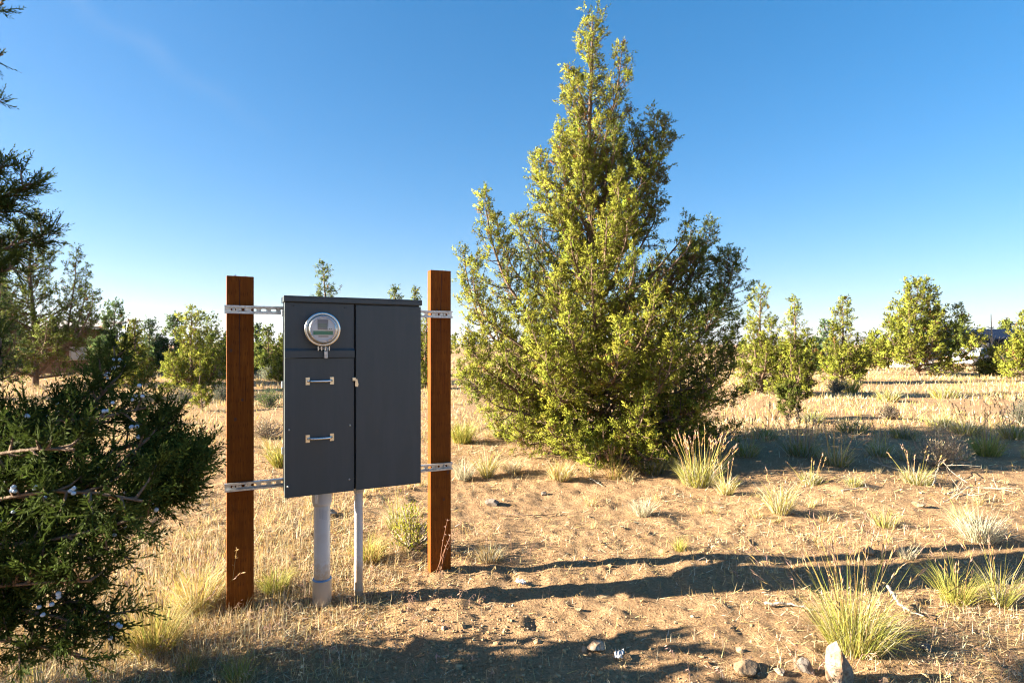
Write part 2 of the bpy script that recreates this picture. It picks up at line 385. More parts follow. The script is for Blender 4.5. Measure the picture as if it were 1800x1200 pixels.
M['rock_tan'] = stone('tan_rock', (0.18, 0.11, 0.06), (0.31, 0.21, 0.125), (0.40, 0.30, 0.20))
M['rock_grey'] = stone('grey_rock', (0.09, 0.075, 0.065), (0.17, 0.145, 0.125), (0.25, 0.22, 0.19))
M['paper'] = mat('white_paper', (0.50, 0.50, 0.51), 0.8)
M['berry'] = mat('waxy_blue_berry', (0.40, 0.50, 0.62), 0.6)
def boards(name, a, b):
    m = mat(name, rough=0.8); n = noise(m, 6, 5, 0.6, 'Object')
    L(m, ramp(m, n.outputs[0], [(0.3, a), (0.7, b)]).outputs[0], bsdf(m).inputs['Base Color']); return m
M['brownboard'] = boards('brown_board', (0.085, 0.048, 0.026), (0.17, 0.095, 0.05))
M['greyboard'] = boards('weathered_board', (0.26, 0.23, 0.20), (0.42, 0.38, 0.33))
M['navy'] = mat('dark_blue_metal', (0.004, 0.011, 0.032), 0.9, 0, 0.08)
M['white'] = mat('white_paint', (0.75, 0.72, 0.69), 0.5)
M['window'] = mat('window_glass', (0.25, 0.30, 0.36), 0.08, 0.0, 0.9)
M['rubber'] = mat('black_rubber', (0.02, 0.02, 0.02), 0.8)
M['amber'] = mat('amber_lens', (0.7, 0.25, 0.05), 0.3)
M['hill'] = boards('sagebrush_hill', (0.16, 0.15, 0.12), (0.24, 0.22, 0.18))

# ------------------------------------------------------------------ ground
def make_ground():
    # rings round the standing point, finer in the half that is looked at, out to the horizon
    r = [0.0]; x = 0.5
    while x < 4200:
        r.append(x); x *= 1.035 if x < 1.7 else (1.0125 if x < 9 else (1.03 if x < 60 else 1.12))
    r = np.array(r)
    a = np.concatenate([np.linspace(-56, 56, 440), np.linspace(62, 298, 90)[1:-1]])
    a = np.radians(a); na = len(a); nr = len(r)
    X = np.outer(r, np.sin(a)); Y = np.outer(r, np.cos(a)); Z = terrain(X, Y)
    V = np.stack([X, Y, Z], -1).reshape(-1, 3)
    i = np.arange(nr-1)[:, None]*na; j = np.arange(na)[None]; k = (j+1) % na
    q = np.stack([i+j, i+na+j, i+na+k, i+k], -1).reshape(-1, 4)[na:]
    g = Geo(); g.quads(V, q[:, ::-1])
    # the small middle
    o = obj('ground', g, M['soil'], smooth=True); tag(o, 'dry sandy tan soil of the open field', 'ground', kind='structure')
make_ground()
def make_haze():
    g = Geo(); box(g, -4300, 4300, -1500, 4300, -9, 95); m = bpy.data.materials.new('clear_air'); m.use_nodes = True; m.node_tree.nodes.remove(bsdf(m))
    v = N(m, 'ShaderNodeVolumePrincipled'); v.inputs['Color'].default_value = (0.72, 0.82, 1.0, 1); v.inputs['Density'].default_value = 0.00009; v.inputs['Anisotropy'].default_value = 0.2
    L(m, v.outputs[0], m.node_tree.nodes['Material Output'].inputs['Volume'])
    tag(obj('haze', g, m), 'thin clear air over the field', 'haze', kind='stuff')
make_haze()
def make_hill():
    g = Geo(); n = 60
    xs = np.linspace(700, 3300, n); d = 3200
    prof = np.interp(xs, [700, 1300, 1650, 1850, 2050, 2400, 3300], [8, 25, 62, 60, 38, 30, 12])+6*vnoise(xs*0.01, 0*xs, 3)
    rows = []
    for f, dy in ((0, -500), (0.5, -250), (0.85, -90), (1, 0), (0.8, 200), (0, 600)):
        rows.append(np.stack([xs, d+dy+0*xs, prof*f-(6 if f == 0 else 0)+(8*f*(1-f))*vnoise(xs*0.02, xs*0+dy, 5)], 1))
    V = np.concatenate(rows); q = [(a*n+b, a*n+b+1, (a+1)*n+b+1, (a+1)*n+b) for a in range(5) for b in range(n-1)]
    g.quads(V, q); tag(obj('hill', g, M['hill'], smooth=True), 'low distant hill on the horizon', 'hill', kind='structure')
make_hill()

# ------------------------------------------------------------------ the meter cabinet on its posts
P0 = np.array([-1.22, 3.05]); ANG = math.atan2(0.330, 0.679)
DV = np.array([math.cos(ANG), math.sin(ANG)]); BV = np.array([-math.sin(ANG), math.cos(ANG)])
def face(px, py, v=0.0):     # photo pixel -> (along, up) on the plane v behind the cabinet front
    b = P0+BV*v; k = (px-900)/FPX
    u = (b[1]*k-b[0])/(DV[0]-DV[1]*k); Y = b[1]+DV[1]*u
    return u, CAM_H-(py-HOR)/FPX*Y
def loc(u, v, z): p = P0+DV*u+BV*v; return (p[0], p[1], z)

cab = thing('electrical_cabinet', 'dark slate grey metal electrical cabinet with a round meter, mounted between two wooden posts', 'cabinet', (P0[0], P0[1], 0), ANG)
BW, BZ0, BZ1, BD = 0.755, 0.637, 1.722, 0.165
g = Geo()
box(g, 0.004, BW-0.004, 0.020, BD, BZ0+0.004, BZ1-0.012, bev=0.003)
obj('body', g, M['cabinet'], cab)
g = Geo()
box(g, 0.366, 0.374, 0.012, 0.0195, BZ0+0.006, BZ1-0.034); obj('panel_gap', g, M['gap'], cab)
# rain cap with a turned down front edge
g = Geo()
box(g, -0.004, BW+0.004, -0.012, BD+0.004, BZ1-0.010, BZ1, bev=0.002)
box(g, -0.004, BW+0.004, -0.012, -0.008, BZ1-0.032, BZ1-0.0102, bev=0.001)
box(g, -0.004, 0.000, -0.008, BD, BZ1-0.032, BZ1-0.0102)
box(g, BW, BW+0.004, -0.008, BD, BZ1-0.032, BZ1-0.0102)
obj('rain_cap', g, M['cabinet'], cab)
zl0 = face(560, 628)[1]; zl1 = face(560, 612)[1]
g = Geo(); box(g, 0.001, 0.365, 0.002, 0.0195, zl1-0.004, BZ1-0.036, bev=0.002); obj('meter_panel', g, M['cabinet'], cab)
g = Geo()   # the projecting fold between the two covers, with a sloped top
zt = zl1
prof = [(0.002, zt+0.001), (-0.013, zt-0.014), (-0.013, zl0), (0.002, zl0-0.002)]
V = [(u, v, z) for u in (0.001, 0.366) for v, z in prof]
g.quads(V, [(0, 4, 5, 1), (1, 5, 6, 2), (2, 6, 7, 3)]); g.quads(V, [(0, 1, 2, 3), (7, 6, 5, 4)])
obj('drip_ledge', g, M['cabinet'], cab)
g = Geo(); box(g, 0.001, 0.365, 0.000, 0.0195, BZ0-0.002, zl0-0.003, bev=0.002); lower = obj('cover_panel', g, M['cabinet'], cab)
g = Geo(); box(g, 0.375, BW-0.001, -0.004, 0.0195, BZ0+0.000, BZ1-0.040, bev=0.003); door = obj('door', g, M['cabinet'], cab)
# two pull handles: foot plates with a bowed bar
def handle(px0, px1, py):
    u0, z = face(px0, py); u1, _ = face(px1, py)
    g = Geo()
    P = resample([(u0+0.012, -0.003, z), (u0+0.022, -0.020, z), ((u0+u1)/2, -0.029, z), (u1-0.022, -0.020, z), (u1-0.012, -0.003, z)], 14)
    tube(g, P, 0.0065, 10); h = obj('handle', g, M['chrome'], lower, True)
    for uu in (u0, u1-0.022):
        gg = Geo(); box(gg, uu, uu+0.022, -0.004, -0.0004, z-0.021, z+0.021, bev=0.0012); obj('foot_plate', gg, M['zinc'], h) if False else obj('handle_plate', gg, M['zinc'], lower)
handle(537, 587, 670); handle(537, 587, 771)
def screw(px, py, parent, v=0.0, r=0.0055, m='galv'):
    u, z = face(px, py); g = Geo()
    lathe(g, [(0.0005, 0.006), (r*0.6, 0.0055), (r, 0.0028), (r, 0.0002)], 12, axis='y', org=(u, v, z)); obj('screw', g, M[m], parent, True)
for px, py in ((508, 755), (615, 747), (506, 855), (614, 842)): screw(px, py, lower)
for px, py in ((516, 537), (606, 541)): screw(px, py, cab, 0.002, 0.0035, 'cabinet')
# latch and tab
u, z = face(621, 666); g = Geo(); box(g, u-0.007, u+0.012, -0.012, -0.0045, z-0.010, z+0.010, bev=0.002); la = obj('latch', g, M['zinc'], cab)
g = Geo(); V = [(u+0.012, -0.0065, z-0.004), (u+0.020, -0.0065, z+0.002), (u+0.028, -0.0065, z-0.030), (u+0.024, -0.0065, z-0.044), (u+0.010, -0.0065, z-0.042), (u+0.009, -0.0065, z-0.030)]
V2 = [(a, b+0.0022, c) for a, b, c in V]; n = 6
g.add(V+V2, [[0, i, i+1] for i in range(1, 5)]+[[6, 6+i+1, 6+i] for i in range(1, 5)]+sum([[[i, i+6, (i+1) % n], [(i+1) % n, i+6, (i+1) % n+6]] for i in range(n)], []))
obj('hasp', g, M['zinc'], la)
u, z = face(553, 876); g = Geo(); box(g, u, u+0.018, -0.003, 0.000, BZ0-0.050, BZ0-0.0025, bev=0.001); obj('seal_tab', g, M['galv'], cab)
# faint raised maker's mark on the door: three short bars
u, z = face(683, 627); g = Geo()
for k in range(4): box(g, u-0.012, u+0.012, -0.0050, -0.0041, z+0.011-k*0.008, z+0.015-k*0.008)
obj('raised_mark', g, M['cabinet'], door)
for z in (1.63, 1.24, 0.88): # side hinge knuckles
    g = Geo(); box(g, -0.010, -0.0005, 0.05, 0.075, z-0.018, z+0.018, bev=0.002); obj('side_clip', g, M['galv'], cab)
# the meter
mu, mz = face(566, 579)
met = link('electric_meter', None, cab, (mu, 0.002, mz)); met['label'] = 'round glass-covered electric meter with a green band on its face'
def mpart(name, prof, m, sm=True):
    g = Geo(); lathe(g, prof, 48, axis='y'); return obj(name, g, M[m], met, sm)
mpart('socket_collar', [(0.088, 0.0), (0.088, 0.020), (0.080, 0.022)], 'steel')
mpart('sealing_ring', [(0.0805, 0.018), (0.0925, 0.019), (0.0945, 0.024), (0.0945, 0.036), (0.092, 0.040), (0.084, 0.041), (0.079, 0.038), (0.078, 0.030)], 'steel')
mpart('meter_base', [(0.078, 0.030), (0.074, 0.034), (0.0735, 0.070), (0.0705, 0.074), (0.0675, 0.074), (0.0672, 0.060)], 'steel')
mpart('dial_face', [(0.0005, 0.0605), (0.0672, 0.0604)], 'face', False)
mpart('glass_cover', [(0.0005, 0.083), (0.050, 0.082), (0.062, 0.079), (0.0660, 0.0745)], 'glass')
def mbox(name, x0, x1, z0, z1, y, m, t=0.003): g = Geo(); box(g, x0, x1, -y-t, -y, z0, z1); return obj(name, g, M[m], met)
mbox('display_frame', -0.030, 0.024, -0.002, 0.052, 0.0608, 'print', 0.004)
mbox('display', -0.028, 0.018, 0.010, 0.032, 0.0650, 'lcd', 0.001)
mbox('green_band', -0.052, 0.050, -0.030, -0.009, 0.0608, 'green', 0.002)
mbox('optical_port', 0.021, 0.050, -0.007, 0.014, 0.0632, 'face', 0.006)
for dx in (0.030, 0.039):
    g = Geo(); lathe(g, [(0.0005, 0.0712), (0.003, 0.0710), (0.003, 0.0690)], 10, axis='y', org=(dx, 0, 0.002)); obj('port_eye', g, M['dark'], met)
for k, (w, zz) in enumerate(((0.026, -0.037), (0.026, -0.042))): mbox('print_line', -w, w, zz, zz+0.0028, 0.0608, 'print', 0.0008)
# sealing clamp and padlock under the ring
g = Geo()
tube(g, [(-0.028, -0.030, -0.100), (0.038, -0.030, -0.100)], 0.003, 8); tube(g, [(-0.022, -0.030, -0.107), (0.034, -0.030, -0.107)], 0.0025, 8)
for dx in (-0.024, -0.006, 0.014, 0.034): box(g, dx-0.002, dx+0.002, -0.037, -0.022, -0.116, -0.092)
obj('ring_clamp', g, M['steel'], met)
g = Geo(); tube(g, resample([(0.010, -0.038, -0.120), (0.010, -0.038, -0.100), (0.016, -0.038, -0.093), (0.022, -0.038, -0.100), (0.022, -0.038, -0.120)], 12), 0.0022, 8)
box(g, 0.006, 0.025, -0.044, -0.032, -0.158, -0.120, bev=0.002); obj('padlock', g, M['galv'], met)

# posts
def post(u0, u1, ztop, label, twist, seed):
    w = u1-u0; d = 0.064; c = loc((u0+u1)/2, 0.192+d/2, 0)
    o = thing('wooden_post', label, 'post', c, ANG+twist)
    import bmesh
    bm = bmesh.new(); bmesh.ops.create_cube(bm, size=1)
    bmesh.ops.transform(bm, matrix=Matrix.Translation((0, 0, (ztop-0.4)/2)) @ Matrix.Diagonal((w, d, ztop+0.4, 1)), verts=bm.verts)
    bmesh.ops.bevel(bm, geom=bm.edges[:], offset=0.0035, segments=2, profile=0.5, affect='EDGES')
    bmesh.ops.triangulate(bm, faces=bm.faces[:]); bm.verts.index_update()
    g = Geo(); g.add([v.co[:] for v in bm.verts], [[v.index for v in f.verts] for f in bm.faces]); bm.free()
    obj('timber', g, M['timber'], o)
    r = random.Random(seed)
    for k in range(3):     # knots
        g = Geo(); x = r.uniform(-w*0.35, w*0.35); z = r.uniform(0.35, ztop-0.2); a = r.uniform(0.006, 0.011)
        th = np.linspace(0, 2*math.pi, 13)[:-1]
        g.add([(x, -d/2-0.0012, z)]+[(x+a*math.cos(t), -d/2-0.0006, z+a*1.35*math.sin(t)) for t in th], [[0, i, i % 12+1] for i in range(1, 13)])
        obj('knot', g, M['knot'], o)
    g = Geo()            # long drying check
    x = r.uniform(-0.01, 0.02); zz = np.linspace(ztop-0.02, ztop-0.02-r.uniform(0.4, 0.6), 14); xx = x+0.002*np.cumsum(RNG.normal(0, 0.4, 14)); ww = 0.0016*np.sin(np.linspace(0.9, math.pi, 14))
    V = np.concatenate([np.stack([xx-ww, 0*zz-d/2-0.0005, zz], 1), np.stack([xx+ww, 0*zz-d/2-0.0005, zz], 1)])
    g.quads(V, [(i, i+14, i+15, i+1) for i in range(13)]); obj('drying_check', g, M['gap'], o)
    return o
pa = post(-0.281, -0.145, 1.835, 'brown treated wooden post whose foot has two dry weed stalks before it', 0.03, 3)
pb = post(0.876, 1.013, 1.932, 'taller brown treated wooden post beside the big juniper, bright edge toward the sun', -0.01, 8)
# white splintered bits on the post tops
for pr, bits, zt in ((pa, ((-0.024, 0.010), (0.028, 0.008)), 1.835), (pb, ((0.030, 0.008),), 1.932)):
    for x, h in bits:
        g = Geo(); g.add([(x-0.008, -0.01, zt), (x+0.008, -0.012, zt), (x+0.004, 0.008, zt), (x-0.001, -0.004, zt+h)], [[0, 1, 3], [1, 2, 3], [2, 0, 3], [0, 2, 1]]); obj('top_splinter', g, M['paper'], pr)

# strut channels: web with slots, flanges, returned lips
def strut(zc, label):
    o = thing('strut_channel', label, 'channel', loc(0, 0, 0), ANG, 'steel channels bolted to the posts')
    u0, u1 = -0.290, 1.016; y0, y1 = 0.1665, 0.190; h = 0.0207
    g = Geo(); pitch = 0.0508; sl = 0.0143; sh = 0.0072
    n = int((u1-u0)/pitch); off = (u1-u0-n*pitch)/2; th = np.linspace(-math.pi/2, math.pi/2, 7)
    for k in range(n):
        a = u0+off+k*pitch; b = a+pitch; c = (a+b)/2
        if k == 0: a = u0
        if k == n-1: b = u1
        loop = [(c+(sl-sh)+sh*math.cos(t), sh*math.sin(t)) for t in th]+[(c-(sl-sh)-sh*math.cos(t), -sh*math.sin(t)) for t in th]
        outer = []
        for (x, y) in loop:
            ang = math.atan2(y, x-c); ex = (b-c) if math.cos(ang) > 0 else (c-a); ca, sa = math.cos(ang), math.sin(ang)
            s = min(ex/abs(ca) if abs(ca) > 1e-6 else 9, h/abs(sa) if abs(sa) > 1e-6 else 9); outer.append((c+s*ca, s*sa))
        m_ = len(loop); V = [(x, y1-0.0025, zc+y) for x, y in loop]+[(x, y1-0.0025, zc+y) for x, y in outer]+[(x, y1, zc+y) for x, y in loop]+[(x, y1, zc+y) for x, y in outer]
        q = []
        for i in range(m_):
            j = (i+1) % m_; q += [(i, j, m_+j, m_+i), (2*m_+i, 3*m_+i, 3*m_+j, 2*m_+j), (i, 2*m_+i, 2*m_+j, j)]
        g.quads(V, q)
        for sx, sy in ((a, h), (a, -h), (b, h), (b, -h)):   # corner fill
            pass
    box(g, u0, u1, y0, y1, zc+h-0.001, zc+h+0.0015); box(g, u0, u1, y0, y1, zc-h-0.0015, zc-h+0.001)
    box(g, u0, u1, y0, y0+0.0025, zc+h-0.0085, zc+h-0.0012); box(g, u0, u1, y0, y0+0.0025, zc-h+0.0012, zc-h+0.0085)
    obj('channel', g, M['galv'], o)
    for uu in (-0.245, -0.213, -0.185, 0.915, 0.965):
        g = Geo(); lathe(g, [(0.0005, -0.178), (0.0075, -0.1785), (0.0085, -0.184), (0.0085, -0.1872)], 6, axis='y', org=(uu, 0, zc))
        obj('bolt_head', g, M['galv'], o)
    return o
strut(1.650, 'upper slotted steel channel running behind the cabinet top to both posts')
strut(0.682, 'lower slotted steel channel running behind the cabinet bottom to both posts')

# conduits
def conduit(u, v, zt, r, label, large):
    p = loc(u, v, 0); zg = gz(p[0], p[1]); o = thing('conduit_pipe', label, 'conduit', p, ANG, 'conduits under the cabinet')
    g = Geo(); lathe(g, [(r, zg-0.2), (r, zt)], 36); obj('pipe', g, M['pvc'], o, True)
    if large:
        g = Geo(); lathe(g, [(r+0.0005, zt-0.085), (r+0.006, zt-0.083), (r+0.0085, zt-0.060), (r+0.0085, zt)], 36); obj('upper_coupling', g, M['pvc'], o, True)
        g = Geo(); lathe(g, [(r+0.007, zg-0.2), (r+0.007, zg+0.135), (r+0.0055, zg+0.139), (r+0.0005, zg+0.139)], 36); lo = obj('lower_coupling', g, M['pvc'], o, True)
        g = Geo(); lathe(g, [(r+0.0075, zg+0.1335), (r+0.0080, zg+0.137), (r+0.006, zg+0.142), (r+0.0008, zg+0.143)], 36); obj('glue_bead', g, M['cement'], o, True)
        for k, a in enumerate((-1.95, -1.70, -1.48, -1.22)):   # hand drawn depth marks
            g = Geo(); rr = r+0.0006; V = [(rr*math.cos(a+s*0.02+t*0.01), rr*math.sin(a+s*0.02+t*0.01), zt-0.095-t*0.055-0.004*k) for t in (0, 0.5, 1) for s in (-1, 1)]
            g.quads(V, [(0, 1, 3, 2), (2, 3, 5, 4)]); obj('ink_mark', g, M['mark'], o)
    else:
        g = Geo(); lathe(g, [(r+0.0005, zt-0.040), (r+0.004, zt-0.038), (r+0.005, zt-0.010), (r+0.009, zt-0.008), (r+0.009, zt)], 30); obj('upper_coupling', g, M['pvc'], o, True)
        g = Geo(); lathe(g, [(r+0.0004, zg+0.02), (r+0.0022, zg+0.021), (r+0.0022, zg+0.040), (r+0.0004, zg+0.041)], 30); obj('lower_coupling', g, M['pvc'], o, True)
conduit(0.204, 0.085, BZ0+0.002, 0.0445, 'wide grey plastic conduit pipe with couplings and ink marks under the cabinet', True)
conduit(0.407, 0.085, BZ0+0.004, 0.0241, 'thin grey plastic conduit pipe under the cabinet door', False)

# ------------------------------------------------------------------ junipers
def foliage_cols(n, base, var=0.18):
    c = np.asarray(base)*np.exp(RNG.normal(0, var, (n, 1)))
    c = c*(1+RNG.normal(0, 0.07, (n, 3)))
    return np.clip(c, 0.003, 0.9)
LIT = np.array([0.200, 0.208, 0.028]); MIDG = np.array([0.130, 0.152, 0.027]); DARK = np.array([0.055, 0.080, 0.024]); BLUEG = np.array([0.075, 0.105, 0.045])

def branch_out(wood, leaves, spine, R, r0, nb, tuftn, sl, sw, col, seed_up=0.75, wood_tw=True, clump=0.10, t0=0.15, brown=0.02, pw=0.75, k_cl=2.3):
    """side branches and foliage clumps along one ascending leader"""
    S = resample(spine, 24); T = norm(np.gradient(S, axis=0)); up = np.array([0, 0, 1.0])
    rad = r0*(1-np.linspace(0, 1, 24))**0.8+0.004
    tube(wood, S, rad, 7 if r0 > 0.03 else 5)
    for k in range(nb):
        t = t0+(1-t0)*((k+RNG.random())/nb); i = min(int(t*23), 22)
        p = lerp(S[i], S[i+1], t*23-i); tan = T[i]
        prof = R*(1-t)**pw*(0.55+0.45*min(1, (t-t0)/0.25+0.25))+0.10*R
        ln = prof*(U(0.45, 1.1) if RNG.random() < 0.75 else U(1.0, 1.45))
        az = k*2.39996+U(-0.6, 0.6); a = norm(np.cross(tan, [0.31, 0.87, 0.13])); b = np.cross(tan, a)
        rd = math.cos(az)*a+math.sin(az)*b
        d0 = norm(rd+tan*U(0.1, 0.6)+up*U(-0.15, 0.4)); d1 = norm(rd*0.6+up*seed_up*U(0.4, 1.4)+tan*0.5)
        Q = resample([p, p+d0*ln*0.5, p+d0*ln*0.62+d1*ln*0.45], 7)
        if wood_tw: tube(wood, Q[::2], np.linspace(min(rad[i]*0.6, 0.004+0.014*ln), 0.003, 4), 4, cap=False)
        n = max(3, int(ln/clump*k_cl)); m_ = max(4, int(tuftn*U(0.6, 1.2)))
        tt = np.sqrt(U(0.06, 1.0, n)); j = np.minimum((tt*6).astype(int), 5); c0 = Q[j]+(Q[j+1]-Q[j])*(tt*6-j)[:, None]
        td = norm(norm(Q[j+1]-Q[j])*0.8+RNG.normal(0, 0.75, (n, 3))+up*0.4); tl = clump*U(0.6, 1.35, n)
        f = RNG.random((n, m_))**0.8
        P = c0[:, None]+td[:, None]*(tl[:, None]*f)[..., None]+RNG.normal(0, clump*0.18, (n, m_, 3))*(1.2-f[..., None]*0.75)
        D = td[:, None]*0.9+RNG.normal(0, 0.6, (n, m_, 3))+up*0.25
        cc = col*math.exp(RNG.normal(0, 0.16))*np.exp(RNG.normal(0, 0.18, (n, 1)))*(1+RNG.normal(0, .05, (n, 3)))
        cc[RNG.random(n) < brown] = (0.17, 0.085, 0.03)
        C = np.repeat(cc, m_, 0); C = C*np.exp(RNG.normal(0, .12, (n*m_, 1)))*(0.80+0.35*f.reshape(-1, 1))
        out = P-(c0+td*(tl*.25)[:, None])[:, None]+norm(td+rd*.5)[:, None]*clump*.35
        sprigs(leaves, P.reshape(-1, 3), D.reshape(-1, 3), sl*U(0.6, 1.3, n*m_), sw*U(0.7, 1.3, n*m_), np.clip(C, .003, .9), 0, out.reshape(-1, 3))
        if wood_tw:
            for q in range(0, n, 4): tube(wood, np.array([c0[q], c0[q]+td[q]*tl[q]*0.8]), np.array([0.004, 0.0015])*(1+clump*4), 3, cap=False)

def finish_tree(name, label, base, wood, leaves, group, extra=None, leafmat='leaf'):
    o = thing(name, label, 'tree' if 'tree' in name else 'shrub', tuple(base), 0, group)
    for gg in (wood, leaves):
        gg.v = [v-np.asarray(base) for v in gg.v]
    if wood.n: obj('trunk', wood, M['bark'], o, True)
    obj('crown', leaves, M[leafmat], o, bool(leaves.nr) and len(leaves.nr) == len(leaves.v))
    return o

# the big juniper
def big_juniper():
    Y0 = 7.75; wood = Geo(); lv = Geo(); base = gnd(1072, 605+1460/Y0); base[2] -= 0.05
    def S(*pts): return [at(px, py, Y0+d) for px, py, d in pts]
    main = [base, *S((1062, 700, 0), (1050, 560, 0), (1040, 430, 0), (1034, 270, 0), (1040, 120, 0), (1041, 30, 0))]
    K = dict(tuftn=24, sl=0.037, sw=0.0122)
    branch_out(wood, lv, main, 0.85, 0.08, 190, col=LIT*0.95, t0=0.22, clump=0.10, k_cl=2.1, pw=0.6, **K)
    lead = [  # right and back leaders get darker green: shaded side put into the colour
        (S((1040, 330, 0), (1065, 240, -.1), (1085, 160, -.15), (1094, 86, -.15)), .38, .035, 44, LIT),
        (S((1036, 260, 0), (1010, 200, .1), (1005, 130, .1)), .34, .025, 30, LIT*0.9),
        (S((1040, 530, 0), (1090, 440, .1), (1132, 330, .1), (1150, 240, .1), (1150, 200, .1)), .50, .055, 66, LIT),
        (S((1110, 380, .1), (1150, 300, .2), (1170, 215, .2)), .40, .03, 38, LIT*0.9),
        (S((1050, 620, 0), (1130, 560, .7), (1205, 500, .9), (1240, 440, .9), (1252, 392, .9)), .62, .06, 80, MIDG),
        (S((1055, 660, 0), (960, 590, -.2), (890, 500, -.3), (862, 420, -.3), (850, 336, -.3)), .42, .06, 60, LIT),
        (S((1050, 600, 0), (975, 500, .2), (925, 430, .2), (906, 384, .2)), .40, .05, 50, LIT),
        (S((1042, 480, 0), (990, 400, .1), (958, 330, .1), (946, 272, .1)), .44, .045, 56, LIT),
        (S((1040, 420, 0), (1000, 340, -.2), (985, 270, -.2), (985, 232, -.2)), .42, .035, 44, LIT*1.05),
        (S((1060, 710, 0), (940, 660, .1), (850, 580, .2), (822, 500, .2), (814, 440, .2)), .48, .06, 64, LIT),
        (S((1062, 730, 0), (930, 700, -.5), (850, 650, -.7), (818, 590, -.7)), .48, .055, 60, LIT*1.05),
        (S((1064, 745, 0), (960, 735, -.7), (870, 715, -.9), (815, 660, -.9)), .42, .05, 54, LIT),
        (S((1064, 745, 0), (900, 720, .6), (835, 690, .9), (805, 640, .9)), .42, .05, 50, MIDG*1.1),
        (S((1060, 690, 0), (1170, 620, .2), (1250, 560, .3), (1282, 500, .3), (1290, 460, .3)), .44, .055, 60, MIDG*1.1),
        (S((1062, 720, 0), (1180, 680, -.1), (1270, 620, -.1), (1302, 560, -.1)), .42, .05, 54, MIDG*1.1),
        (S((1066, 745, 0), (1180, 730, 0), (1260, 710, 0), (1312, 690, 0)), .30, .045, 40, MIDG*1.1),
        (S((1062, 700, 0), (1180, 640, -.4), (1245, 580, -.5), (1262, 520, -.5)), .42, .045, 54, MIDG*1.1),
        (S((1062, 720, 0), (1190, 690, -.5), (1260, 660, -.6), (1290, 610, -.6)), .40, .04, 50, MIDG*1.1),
        (S((1130, 590, .3), (1200, 520, .4), (1225, 460, .4), (1232, 430, .4)), .46, .03, 50, MIDG),
        (S((1180, 600, .1), (1265, 540, .2), (1285, 490, .2), (1270, 440, .3)), .42, .03, 48, MIDG),
        (S((1000, 560, 0), (905, 480, -.1), (878, 420, -.1), (872, 380, -.1)), .34, .03, 40, LIT),
        (S((960, 640, 0), (850, 560, -.1), (830, 500, -.1), (838, 450, -.1)), .34, .03, 40, LIT),
        (S((1042, 440, 0), (1085, 330, .2), (1110, 260, .2), (1120, 215, .2)), .32, .03, 36, LIT),
        (S((1066, 750, 0), (1150, 745, -.7), (1220, 725, -1.0), (1262, 700, -1.1)), .34, .045, 44, LIT*0.95),
        (S((1066, 755, 0), (1010, 775, -1.1), (975, 770, -1.5), (955, 735, -1.5)), .38, .045, 50, LIT*1.05),
        (S((1068, 760, 0), (1060, 800, -1.2), (1040, 805, -1.5), (1020, 775, -1.6)), .34, .04, 46, LIT*1.05),
        (S((1068, 750, 0), (1110, 770, -1.2), (1130, 740, -1.5), (1135, 690, -1.5)), .36, .04, 50, LIT*1.1),
        (S((1056, 640, 0), (1090, 600, -.8), (1110, 540, -1.0), (1110, 470, -1.0)), .40, .05, 58, LIT*1.05),
        (S((1056, 660, 0), (1010, 610, -.9), (985, 540, -1.1), (985, 470, -1.0)), .42, .05, 60, LIT*1.05),
        (S((1060, 700, 0), (1010, 680, -1.1), (960, 640, -1.4), (935, 580, -1.4)), .42, .05, 60, LIT),
        (S((1060, 700, 0), (1150, 660, -.9), (1190, 600, -1.1), (1200, 530, -1.1)), .40, .05, 56, LIT*0.95),
        (S((1046, 520, 0), (1080, 450, -.6), (1090, 380, -.7), (1085, 310, -.7)), .34, .04, 48, LIT),
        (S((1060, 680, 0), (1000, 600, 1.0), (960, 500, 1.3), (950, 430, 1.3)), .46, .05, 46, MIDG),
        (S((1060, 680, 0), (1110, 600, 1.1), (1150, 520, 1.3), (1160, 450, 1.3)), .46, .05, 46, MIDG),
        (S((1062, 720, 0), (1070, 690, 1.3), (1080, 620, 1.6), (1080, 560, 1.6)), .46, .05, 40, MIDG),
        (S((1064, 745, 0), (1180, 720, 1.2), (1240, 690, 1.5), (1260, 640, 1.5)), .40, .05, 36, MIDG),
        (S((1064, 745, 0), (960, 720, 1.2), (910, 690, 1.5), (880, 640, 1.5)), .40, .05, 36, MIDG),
    ]
    for sp, R, r0, nb, c in lead: branch_out(wood, lv, sp, R*1.2, r0*.48, int(nb*1.0), col=c, t0=0.28, clump=0.10, k_cl=2.0, **K)
    for tx, ty, td_ in ((1040, 440, -1.2), (1150, 500, -1.4), (1000, 530, -1.55), (1090, 560, -1.7), (960, 600, -1.6), (1180, 600, -1.5), (930, 520, -1.0)):   # boughs to the front
        branch_out(wood, lv, S((1056, 690, 0), (lerp(1056, tx, .7), ty+110, td_*.8), (tx, ty+50, td_), (tx, ty, td_)), .44, .026, 40, col=LIT, t0=.3, clump=.10, k_cl=1.9, **K)
    for k in range(16):   # skirt resting on the ground
        a = k*2*math.pi/16+U(-.15, .15); q = U(1.25, 1.75); e = base+[math.cos(a)*q, math.sin(a)*q*.95, U(.18, .42)]
        branch_out(wood, lv, [base+[0, 0, .35], lerp(base, e, .5)+[0, 0, .22], e, e+[math.cos(a)*.15, math.sin(a)*.15, .2]], .40, .026, 26, col=lerp(MIDG, LIT, U(.5, 1.1)), t0=.3, clump=.10, k_cl=1.9, seed_up=.5, **K)
